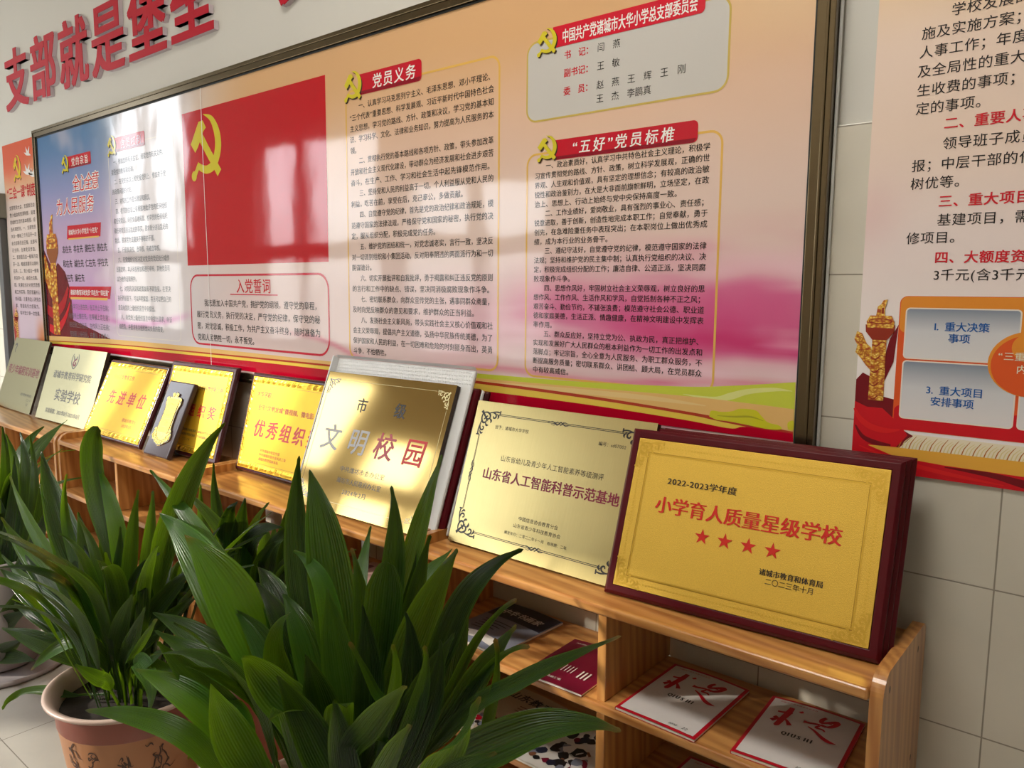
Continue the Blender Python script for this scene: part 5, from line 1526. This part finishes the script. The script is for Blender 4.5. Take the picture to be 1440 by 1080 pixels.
V0 = (-5.0983, -0.1900, -0.0262, 0.3162, 0.5416, 0.3973)
t = plaque_root('leftmost pale metal plaque with dark red heading, partly out of the picture', V0)
b = MB(); b.box(0, 0, -0.012, 0.5416, 0.397, -0.0014, GM['backing']); b.build('backing_board', t, world=False)
b = MB(); b.box(-0.001, -0.001, -0.0012, 0.5426, 0.398, 0.0, GM['satin']); b.build('plate', t, world=False, bevel=0.0005)
b = MB()
b.ribbon([(0.030, 0.350), (0.045, 0.362), (0.062, 0.350), (0.050, 0.330), (0.060, 0.312)], [0.010, 0.012, 0.010, 0.010, 0.006], 0.0004, INK['steel'])
b.text('青少年编程实训基地', 0.030, 0.197, 0.055, INK['wine'], width=0.490, bold=0.014, w=0.0004)
b.text('诸城市教育科学研究院', 0.332, 0.085, 0.018, INK['steel'], width=0.170, w=0.0004)
b.text('二〇二一年', 0.440, 0.062, 0.016, INK['steel'], width=0.070, w=0.0004)
b.text('九月', 0.455, 0.038, 0.016, INK['steel'], width=0.030, w=0.0004)
b.build_rows('lettering', t)

# ------------------------------------------------------------------ magazines on the shelves
GZ = {}
for nme, c in dict(white=(226, 220, 216), red=(196, 20, 40), black=(30, 28, 28), navy=(34, 38, 56), slate=(128, 132, 146), maroon=(112, 18, 44), beige=(206, 186, 160), pale=(220, 214, 206), brown=(130, 84, 60), skin=(196, 150, 130), green=(90, 110, 80), pink=(206, 170, 160)).items():
    GZ[nme] = plain('cover_' + nme, rgb(*c), 0.3, var=0.05, nscale=20)
GZ['pages'] = plain('page_edges', rgb(232, 226, 214), 0.7)
QIU = [([(0.10, 0.66), (0.28, 0.68), (0.52, 0.76)], [0.06, 0.07, 0.10]), ([(0.44, 0.98), (0.42, 0.70), (0.36, 0.38), (0.30, 0.06), (0.24, 0.14)], [0.10, 0.13, 0.12, 0.10, 0.02]),
       ([(0.10, 0.40), (0.20, 0.34), (0.08, 0.20)], [0.09, 0.08, 0.10]), ([(0.10, 0.22), (0.26, 0.34), (0.40, 0.48)], [0.06, 0.05, 0.03]), ([(0.36, 0.44), (0.52, 0.34), (0.66, 0.18)], [0.04, 0.06, 0.10]), ([(0.72, 0.92), (0.80, 0.86)], [0.10, 0.07])]
SHI = [([(0.52, 1.0), (0.44, 0.86), (0.46, 0.74), (0.58, 0.80), (0.84, 0.96), (0.80, 0.78), (0.66, 0.64), (0.48, 0.66)], [0.06, 0.09, 0.08, 0.07, 0.11, 0.09, 0.07, 0.04]), ([(0.58, 0.80), (0.72, 0.82)], [0.05, 0.06]),
       ([(0.02, 0.56), (0.16, 0.56), (0.40, 0.62), (0.62, 0.60)], [0.10, 0.07, 0.06, 0.04]), ([(0.46, 0.58), (0.40, 0.46), (0.58, 0.46), (0.66, 0.40)], [0.05, 0.06, 0.05, 0.03]),
       ([(0.20, 0.40), (0.42, 0.30), (0.66, 0.14), (0.86, 0.06), (1.06, 0.06)], [0.03, 0.06, 0.09, 0.10, 0.02])]


COVER = {}


def magazine(label, x, y, z, w, h, yaw, cover, group='magazines lying on the bookshelf', cat='magazine', thick=0.006):
    mt = Matrix.Translation((x, y, z)) @ Matrix.Rotation(yaw, 4, 'Z')
    t = thing('magazine' if cat == 'magazine' else 'booklet', label, cat, mt, group)
    b = MB(); b.box(0.0015, 0.0008, 0.0006, w - 0.001, h - 0.001, thick - 0.0006, GZ['pages']); b.build('pages', t, world=False)
    b = MB()
    n_ = 10

    def lift(u, v):
        return thick + 0.004 * math.sin(math.pi * min(1, u / w)) * (0.4 + 0.6 * v / h) if u > 0.012 else thick + 0.001 * u / 0.012
    vs, fs = [], []
    for j in range(n_ + 1):
        for i in range(n_ + 1):
            u, v = w * i / n_, h * j / n_
            vs.append((u, v, lift(u, v)))
    for j in range(n_):
        for i in range(n_):
            a = j * (n_ + 1) + i
            fs.append((a, a + 1, a + n_ + 2, a + n_ + 1))
    b.add(vs, fs, cover)
    b.box(0, 0, 0, w, h, 0.0006, cover)
    b.box(0, 0, 0.0006, 0.0012, h, thick, cover)
    COVER[t.name] = b.build('cover', t, world=False)
    return t, lift


def on_cover(mb, lift):
    """Lay printed shapes onto the slightly bowed cover."""
    mb.v = [(p[0], p[1], lift(p[0], p[1]) + 0.0006 + p[2]) for p in mb.v]
    return mb


def serif(mb, s, u, v, size, m, width):
    x = u
    k = width / (len(s) * size)
    for ch in s:
        mb.text(ch, x, v, size, m, bold=-0.05, sx=k * 1.05)
        if ch in 'IUH':
            for cx in ((0.14,) if ch == 'I' else (0.13, 0.58)):
                for yy in (0.0, 0.69):
                    if ch == 'U' and yy == 0.0:
                        continue
                    mb.box(x + (cx - 0.10) * size * k, v + yy * size, 0.0003, x + (cx + 0.12) * size * k, v + (yy + 0.04) * size, 0.0005, m)
        x += size * k * (0.55 if ch == 'I' else 1.0) * 1.08
    return x


def journal(label, x, y, z, w, h, yaw, issue=True):
    t, lf = magazine(label, x, y, z, w, h, yaw, GZ['red'])
    b = MB()
    n_ = 8
    e0 = 0.008
    for j in range(n_):
        for i in range(n_):
            u0, u1 = e0 + (w - 2 * e0) * i / n_, e0 + (w - 2 * e0) * (i + 1) / n_
            v0, v1 = e0 + (h - 2 * e0) * j / n_, e0 + (h - 2 * e0) * (j + 1) / n_
            b.add([(u0, v0, 0), (u1, v0, 0), (u1, v1, 0), (u0, v1, 0)], [(0, 1, 2, 3)], GZ['white'])
    b.strokes(QIU, 0.024, 0.138, 0.066, 0.092, 0.0005, GZ['red'], 1.6)
    b.strokes(SHI, 0.086, 0.136, 0.072, 0.092, 0.0005, GZ['red'], 1.45)
    serif(b, 'QIUSHI', 0.062, 0.114, 0.0180, GZ['black'], 0.070)
    b.text('中国共产党中央委员会主办', 0.022, h - 0.020, 0.006, GZ['red'], width=0.080, w=0.0005)
    if issue:
        b.text('2023', 0.120, 0.016, 0.009, GZ['black'], w=0.0005, slant=0.2)
        b.text('22', 0.150, 0.016, 0.012, GZ['black'], w=0.0005, slant=0.2)
    on_cover(b, lf).build('cover_print', COVER[t.name], world=False)
    return t


journal('white red-bordered magazine on the right-hand middle shelf, next to the divider', -0.841, -0.327, 0.5206, 0.190, 0.262, -0.02)
journal('white red-bordered magazine on the right-hand middle shelf, next to the end panel', -0.581, -0.318, 0.5206, 0.192, 0.262, 0.06)
journal('white red-bordered magazine on the lowest visible right-hand shelf, mostly cut off', -0.800, -0.318, 0.2956, 0.190, 0.262, -0.03, False)

t, lf = magazine('dark navy magazine with white brush title behind the front plant leaves', -1.395, -0.300, 0.5206, 0.200, 0.262, -0.06, GZ['slate'])
b = MB()
for j in range(3):
    for i in range(6):
        u0, u1 = 0.004 + 0.032 * i, 0.004 + 0.032 * (i + 1)
        v0, v1 = 0.165 + 0.031 * j, 0.165 + 0.031 * (j + 1)
        b.add([(u0, v0, 0), (u1, v0, 0), (u1, v1, 0), (u0, v1, 0)], [(0, 1, 2, 3)], GZ['navy'])
b.text('中华书画家', 0.030, 0.192, 0.032, GZ['white'], width=0.140, bold=0.02, slant=0.15, w=0.0006)
for k in range(5):
    b.ribbon([(0.030, 0.135 - 0.014 * k), (0.080, 0.137 - 0.014 * k), (0.13 - 0.01 * k, 0.134 - 0.014 * k)], [0.003, 0.004, 0.003], 0.0006, GZ['black'])
b.poly([(0.020, 0.02), (0.10, 0.03), (0.16, 0.02), (0.15, 0.055), (0.08, 0.065), (0.03, 0.05)], 0.0006, GZ['pale'])
on_cover(b, lf).build('cover_print', COVER[t.name], world=False)

t, lf = magazine('maroon booklet with small white print, left of the shelf divider', -1.093, -0.338, 0.5206, 0.168, 0.228, 0.03, GZ['maroon'], None, 'booklet', 0.005)
b = MB()
b.text('学习资料选编汇集', 0.016, 0.020, 0.010, GZ['pale'], width=0.080, w=0.0006)
b.outline(0.006, 0.019, 0.014, 0.029, 0.004, 0.0016, 0.0006, GZ['pale'])
for k in range(5):
    b.ribbon([(0.060 + 0.009 * k, 0.062), (0.060 + 0.009 * k, 0.094)], [0.0022, 0.0022], 0.0006, GZ['pale'])
for k in range(3):
    b.ribbon([(0.118 + 0.010 * k, 0.055), (0.118 + 0.010 * k, 0.090)], [0.004, 0.004], 0.0006, GZ['pale'])
b.text('内部资料', 0.020, 0.205, 0.007, GZ['pale'], width=0.030, w=0.0006)
on_cover(b, lf).build('cover_print', COVER[t.name], world=False)

t, lf = magazine('beige magazine with black brush title on the shelf below the maroon booklet', -1.350, -0.330, 0.2956, 0.200, 0.262, -0.03, GZ['beige'])
b = MB()
b.text('山东教育', 0.030, 0.205, 0.036, GZ['black'], width=0.150, bold=0.02, slant=0.15, w=0.0006)
b.poly([(0.02, 0.02), (0.18, 0.02), (0.18, 0.11), (0.02, 0.11)], 0.0005, GZ['pale'])
random.seed(5)
for k in range(26):
    cx, cy, r = random.uniform(0.03, 0.17), random.uniform(0.03, 0.10), random.uniform(0.006, 0.014)
    b.poly([(cx + r * math.cos(a) * random.uniform(0.6, 1.2), cy + r * math.sin(a)) for a in [i * 0.785 for i in range(8)]], 0.0007 + k * 0.00002, GZ[random.choice(['brown', 'black', 'skin', 'slate', 'red'])])
for k in range(3):
    b.ribbon([(0.10, 0.180 - k * 0.012), (0.16, 0.180 - k * 0.012)], [0.003, 0.003], 0.0006, GZ['brown'])
on_cover(b, lf).build('cover_print', COVER[t.name], world=False)
t, lf = magazine('picture magazine beside the beige one, half hidden by the broad front leaf', -1.125, -0.335, 0.2956, 0.190, 0.255, 0.02, GZ['pale'])
b = MB()
for k in range(60):
    cx, cy, r = random.uniform(0.02, 0.17), random.uniform(0.02, 0.235), random.uniform(0.008, 0.020)
    b.poly([(cx + r * math.cos(a) * random.uniform(0.5, 1.2), cy + r * math.sin(a)) for a in [i * 0.785 for i in range(8)]], 0.0005 + k * 0.00002, GZ[random.choice(['black', 'brown', 'slate', 'white', 'maroon', 'black', 'navy'])])
on_cover(b, lf).build('cover_print', COVER[t.name], world=False)
# pale magazines glimpsed between the leaves on the second bookshelf
for lab, x, z, cov in (('pinkish magazine on the second bookshelf, glimpsed above the front plant', -1.93, 0.5206, 'pink'), ('pale magazine at the shelf edge of the second bookshelf, glimpsed between leaves', -1.71, 0.5206, 'pale'),
                       ('pale magazine left of the divider in the second bookshelf', -2.42, 0.5206, 'pale')):
    t, lf = magazine(lab, x, -0.335, z, 0.190, 0.260, 0.03, GZ[cov])
    b = MB()
    b.poly([(0.02, 0.19), (0.17, 0.19), (0.17, 0.23), (0.02, 0.23)], 0.0005, GZ['maroon'])
    for k in range(12):
        cx, cy, r = random.uniform(0.03, 0.16), random.uniform(0.03, 0.12), random.uniform(0.006, 0.016)
        b.poly([(cx + r * math.cos(a), cy + r * math.sin(a)) for a in [i * 0.785 for i in range(8)]], 0.0006 + k * 0.00002, GZ[random.choice(['slate', 'black', 'brown', 'skin'])])
    on_cover(b, lf).build('cover_print', COVER[t.name], world=False)

# ------------------------------------------------------------------ potted cast-iron plants
def leaf_material():
    m, t, bs = new_mat('leaf')
    a = N(t, 'ShaderNodeVertexColor', layer_name='ink')
    s = N(t, 'ShaderNodeSeparateColor')
    t.links.new(a.outputs[0], s.inputs[0])
    uv = N(t, 'ShaderNodeUVMap', uv_map='leaf_uv')
    su = N(t, 'ShaderNodeSeparateXYZ')
    t.links.new(uv.outputs[0], su.inputs[0])
    rib = math_node(t, 'SINE', math_node(t, 'MULTIPLY', su.outputs['X'], 95.0))
    rib2 = math_node(t, 'SINE', math_node(t, 'MULTIPLY', su.outputs['X'], 41.0))
    ribs = math_node(t, 'ADD', math_node(t, 'MULTIPLY', rib, 0.5), math_node(t, 'MULTIPLY', rib2, 0.5))
    base = mix_rgb(t, s.outputs[0], rgb(4, 16, 10), rgb(56, 108, 20))  # tint ends paint shaded and backlit leaves, besides paler young ones
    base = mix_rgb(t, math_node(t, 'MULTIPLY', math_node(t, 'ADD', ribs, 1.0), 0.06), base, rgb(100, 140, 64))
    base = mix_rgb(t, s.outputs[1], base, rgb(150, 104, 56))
    t.links.new(base, bs.inputs['Base Color'])
    bs.inputs['Roughness'].default_value = 0.28
    bs.inputs['Specular IOR Level'].default_value = 0.5
    bump(t, bs, ribs, 0.7, 0.0014)
    tr = N(t, 'ShaderNodeBsdfTranslucent')
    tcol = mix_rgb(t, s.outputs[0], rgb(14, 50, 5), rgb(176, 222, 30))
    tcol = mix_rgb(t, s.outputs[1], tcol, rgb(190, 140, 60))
    t.links.new(tcol, tr.inputs['Color'])
    mx = N(t, 'ShaderNodeMixShader')
    mx.inputs[0].default_value = 0.30
    t.links.new(bs.outputs[0], mx.inputs[1])
    t.links.new(tr.outputs[0], mx.inputs[2])
    t.links.new(mx.outputs[0], t.nodes['Material Output'].inputs['Surface'])
    return m


M['leaf'] = leaf_material()
M['soil'] = plain('dark_potting_soil', rgb(40, 32, 26), 0.95, var=0.4, nscale=60, bmp=0.8, bscale=80)
M['pot_body'] = plain('tan_glazed_pot', rgb(188, 132, 92), 0.30, var=0.10, nscale=4)
M['pot_band'] = plain('rust_glazed_band', rgb(150, 82, 66), 0.30, var=0.08)
M['pot_rim'] = plain('pale_pot_lip', rgb(196, 172, 160), 0.35, var=0.06)
M['pot_ink'] = plain('grey_brush_ink', rgb(84, 60, 50), 0.5)
M['pot_grey'] = plain('grey_plastic_pot', rgb(170, 160, 158), 0.4)
M['pot_rust'] = plain('rust_pot', rgb(150, 74, 50), 0.35)


class Foliage(MB):
    def __init__(self):
        MB.__init__(self)
        self.cols, self.uv = [], []

    def leaf(self, root, pb, pm, pt, width, nrm, tint, brown, fold=0.22, rnd=None):
        rnd = rnd or random
        root, pb, pm, pt, nrm = Vector(root), Vector(pb), Vector(pm), Vector(pt), Vector(nrm)
        path = smooth_path([tuple(root), tuple(root.lerp(pb, 0.55)), tuple(pb), tuple(pb.lerp(pm, 0.55) + (pm - (pb + pt) / 2) * 0.25), tuple(pm), tuple(pm.lerp(pt, 0.55) + (pm - (pb + pt) / 2) * 0.2), tuple(pt)], 6)
        path = [Vector(p) for p in path]
        d = [0.0]
        for i in range(1, len(path)):
            d.append(d[-1] + (path[i] - path[i - 1]).length)
        sb = d[12]
        tot = d[-1]
        tw = rnd.uniform(-0.25, 0.25)
        ph = rnd.uniform(0, 6)
        o = len(self.v)
        NX = 6
        for i, p in enumerate(path):
            a = path[max(0, i - 1)]
            c = path[min(len(path) - 1, i + 1)]
            tg = (c - a).normalized()
            side = tg.cross(nrm)
            if side.length < 1e-3:
                side = tg.cross(Vector((0.3, 0.2, 1)))
            side.normalize()
            s = (d[i] - sb * 0.72) / (tot - sb * 0.72)
            if s <= 0:
                wd = 0.0035
            else:
                blunt = brown > 1.5
                wd = max(0.0035, width * 0.5 * min(1.0, (1.02 - s) / 0.16) ** 0.5 * min(1.0, s / 0.5) ** 0.7 if blunt and s < 1.02 else width * 0.5 * (math.sin(math.pi * min(1.0, s ** 0.82)) ** 0.78) * (1.0 if s < 0.75 else 1 - 0.25 * (s - 0.75) / 0.25))
                if s > 0.995:
                    wd = 0.0008
            ang = tw * max(0, s)
            up = side.cross(tg).normalized()
            sd = side * math.cos(ang) + up * math.sin(ang)
            un = sd.cross(tg).normalized()
            for k in range(NX + 1):
                q = -1 + 2 * k / NX
                wave = 0.05 * width * math.sin(s * 9 + ph + (1.5 if q > 0 else 0)) * q * q if s > 0.05 else 0
                lift_ = fold * wd * (abs(q) ** 1.2) + wave
                self.v.append(tuple(p + sd * (wd * q) + un * lift_))
                self.uv.append((0.5 + 0.5 * q, s))
                br = (brown if brown <= 1 else 0.0) * max(0.0, min(1.0, (s - 0.93) / 0.06)) if brown else 0.0
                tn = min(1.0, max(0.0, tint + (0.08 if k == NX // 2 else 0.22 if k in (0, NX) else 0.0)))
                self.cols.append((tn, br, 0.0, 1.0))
        fs = []
        for i in range(len(path) - 1):
            for k in range(NX):
                q = o + i * (NX + 1) + k
                fs.append([q, q + 1, q + NX + 2, q + NX + 1])
        self.f += fs
        self.mi += [self.mid(M['leaf'])] * len(fs)

    def finish(self, parent):
        o = self.build('foliage', parent, smooth=True)
        uvl = o.data.uv_layers.new(name='leaf_uv')
        for lp in o.data.loops:
            uvl.data[lp.index].uv = self.uv[lp.vertex_index]
        return o


def lathe(mb, cx, cy, prof, m, n=56):
    for j, (r, z) in enumerate(prof):
        pass
    vs = [(cx + r * math.cos(2 * math.pi * i / n), cy + r * math.sin(2 * math.pi * i / n), z) for r, z in prof for i in range(n)]
    fs = [(j * n + i, j * n + (i + 1) % n, (j + 1) * n + (i + 1) % n, (j + 1) * n + i) for j in range(len(prof) - 1) for i in range(n)]
    mb.add(vs, fs, m)


def pot(t, cx, cy, R, zr, body, band, rim, writing=False, dish=0.80):
    """Round planter: body, coloured band below the lip, rolled lip, soil inside."""
    b = MB()
    lathe(b, cx, cy, [(R * 0.55, 0.012), (R * 0.62, 0.02), (R * 0.70, zr * 0.30), (R * 0.79, zr * 0.62), (R * 0.855, zr - 0.075)], body)
    lathe(b, cx, cy, [(R * 0.855, zr - 0.075), (R * 0.865, zr - 0.072), (R * 0.885, zr - 0.022), (R * 0.90, zr - 0.016)], band)
    lathe(b, cx, cy, [(0.001, 0.012), (R * 0.55, 0.012)], body)
    b.build('pot', t, smooth=True)
    b = MB()
    lathe(b, cx, cy, [(R * 0.90, zr - 0.016), (R * 0.97, zr - 0.012), (R, zr - 0.006), (R * 0.995, zr), (R * 0.96, zr + 0.001), (R * 0.90, zr - 0.006), (R * 0.84, zr - 0.03), (R * 0.82, zr - 0.07)], rim)
    b.build('pot_lip', t, smooth=True)
    b = MB()
    n = 40
    rr = R * 0.826
    vs = [(cx, cy, zr - 0.030)]
    for k in range(1, 7):
        for i in range(n):
            a = 2 * math.pi * i / n
            r = rr * k / 6
            vs.append((cx + r * math.cos(a), cy + r * math.sin(a), zr - 0.045 + 0.012 * (1 - k / 6) + 0.006 * noise.noise(Vector((r * 20 * math.cos(a), r * 20 * math.sin(a), cx)))))
    fs = [(0, 1 + i, 1 + (i + 1) % n) for i in range(n)] + [(1 + (k - 1) * n + i, 1 + k * n + i, 1 + k * n + (i + 1) % n, 1 + (k - 1) * n + (i + 1) % n) for k in range(1, 6) for i in range(n)]
    b.add(vs, fs, M['soil'])
    b.build('soil', t, smooth=True)
    b = MB()
    lathe(b, cx, cy, [(0.001, 0.001), (R * (dish - 0.06), 0.001), (R * dish, 0.012), (R * dish, 0.024), (R * (dish - 0.03), 0.024), (R * (dish - 0.05), 0.010), (0.001, 0.010)], band)
    b.build('saucer', t, smooth=True)
    if writing:
        rnd = random.Random(3)
        th0 = math.atan2(CAM.y - cy, CAM.x - cx)
        cols = [(-0.98, 4), (-0.60, 3), (-0.18, 4), (0.28, 3)]
        def wrap(u, v, w):
            a = th0 + u / 0.16
            f = (v / zr)
            r = R * (0.70 + (0.79 - 0.70) * (f - 0.30) / 0.32 if f < 0.62 else 0.79 + (0.855 - 0.79) * (v - zr * 0.62) / (zr - 0.075 - zr * 0.62)) + 0.0012
            return (cx + r * math.cos(a), cy + r * math.sin(a), v)

        for off, cnt in cols:
            b = MB()
            for q in range(cnt):
                zc = zr - 0.118 - q * 0.058
                for st in range(8):
                    p = (off + rnd.uniform(-0.07, 0.07), zc + rnd.uniform(-0.022, 0.022))
                    pts = [p]
                    for _ in range(3):
                        p = (p[0] + rnd.uniform(-0.06, 0.08), p[1] + rnd.uniform(-0.022, 0.012))
                        pts.append(p)
                    b.ribbon([(u * 0.16, v) for u, v in pts], [0.0010, 0.0038, 0.0026, 0.0008], 0.0, M['pot_ink'], 5)
            b.mapped(wrap).build('brush_writing', t)


PLANTS = [('B', -1.14, -0.846, 0.205, 0.44, 'body', 'broad-leaved potted plant nearest the camera, in front of the second bookshelf', True),
          ('A', -1.92, -0.874, 0.200, 0.44, 'body', 'broad-leaved plant in a tan pot with brush writing and a rust band', True),
          ('C', -3.27, -0.770, 0.190, 0.44, 'grey', 'potted plant standing in a pale grey saucer at the far left edge', False),
          ('D', -1.86, -0.515, 0.145, 0.40, 'rust', 'shaded potted plant with greyish leaves, between the two large plants and the shelf', False)]
for key, cx, cy, R, zr, kind, lab, wr in PLANTS:
    t = thing('potted_plant', lab, 'potted plant', Vector((cx, cy, 0)), 'potted broad-leaved plants on the floor')
    if kind == 'body':
        pot(t, cx, cy, R, zr, M['pot_body'], M['pot_band'], M['pot_rim'], wr)
    elif kind == 'grey':
        pot(t, cx, cy, R, zr, M['pot_grey'], M['pot_grey'], M['pot_grey'], dish=1.22)
    else:
        pot(t, cx, cy, R, zr, M['pot_rust'], M['pot_rust'], M['pot_rust'])
    fo = Foliage()
    rnd = random.Random(ord(key))
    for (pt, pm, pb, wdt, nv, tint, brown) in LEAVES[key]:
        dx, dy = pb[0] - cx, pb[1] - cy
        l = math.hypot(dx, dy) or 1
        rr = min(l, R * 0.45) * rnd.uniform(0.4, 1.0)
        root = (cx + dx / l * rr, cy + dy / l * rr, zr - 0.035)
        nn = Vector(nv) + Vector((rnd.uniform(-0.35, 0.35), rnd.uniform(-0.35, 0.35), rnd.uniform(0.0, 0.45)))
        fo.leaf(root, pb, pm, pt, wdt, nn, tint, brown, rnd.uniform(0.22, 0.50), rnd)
    # the rest of the clump: leaves round the back and the side away from the picture
    for k in range({'A': 46, 'B': 24}.get(key, 16)):
        az = rnd.uniform(0, 2 * math.pi)
        if -2.3 < az - 2 * math.pi < -0.6 or 4.0 < az < 5.7:
            if rnd.random() < (0.25 if key == 'A' else 0.65):
                continue
        L = rnd.uniform(0.32, 0.52)
        outw = rnd.uniform(0.10, 0.26)
        dv = Vector((math.cos(az), math.sin(az), 0))
        if cy + dv.y * (outw + 0.05) > -0.42:
            outw = 0.05
        r0 = Vector((cx, cy, zr - 0.035)) + dv * rnd.uniform(0.02, R * 0.5)
        pb = r0 + dv * outw * 0.25 + Vector((0, 0, L * 0.38))
        pm = r0 + dv * outw * 0.6 + Vector((0, 0, L * 0.72))
        pt = r0 + dv * outw * 1.25 + Vector((0, 0, L * rnd.uniform(0.8, 1.0)))
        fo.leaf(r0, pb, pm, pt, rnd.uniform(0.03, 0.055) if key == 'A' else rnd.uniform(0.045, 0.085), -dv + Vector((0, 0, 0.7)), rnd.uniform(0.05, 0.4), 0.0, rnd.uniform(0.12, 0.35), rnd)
    fo.finish(t)
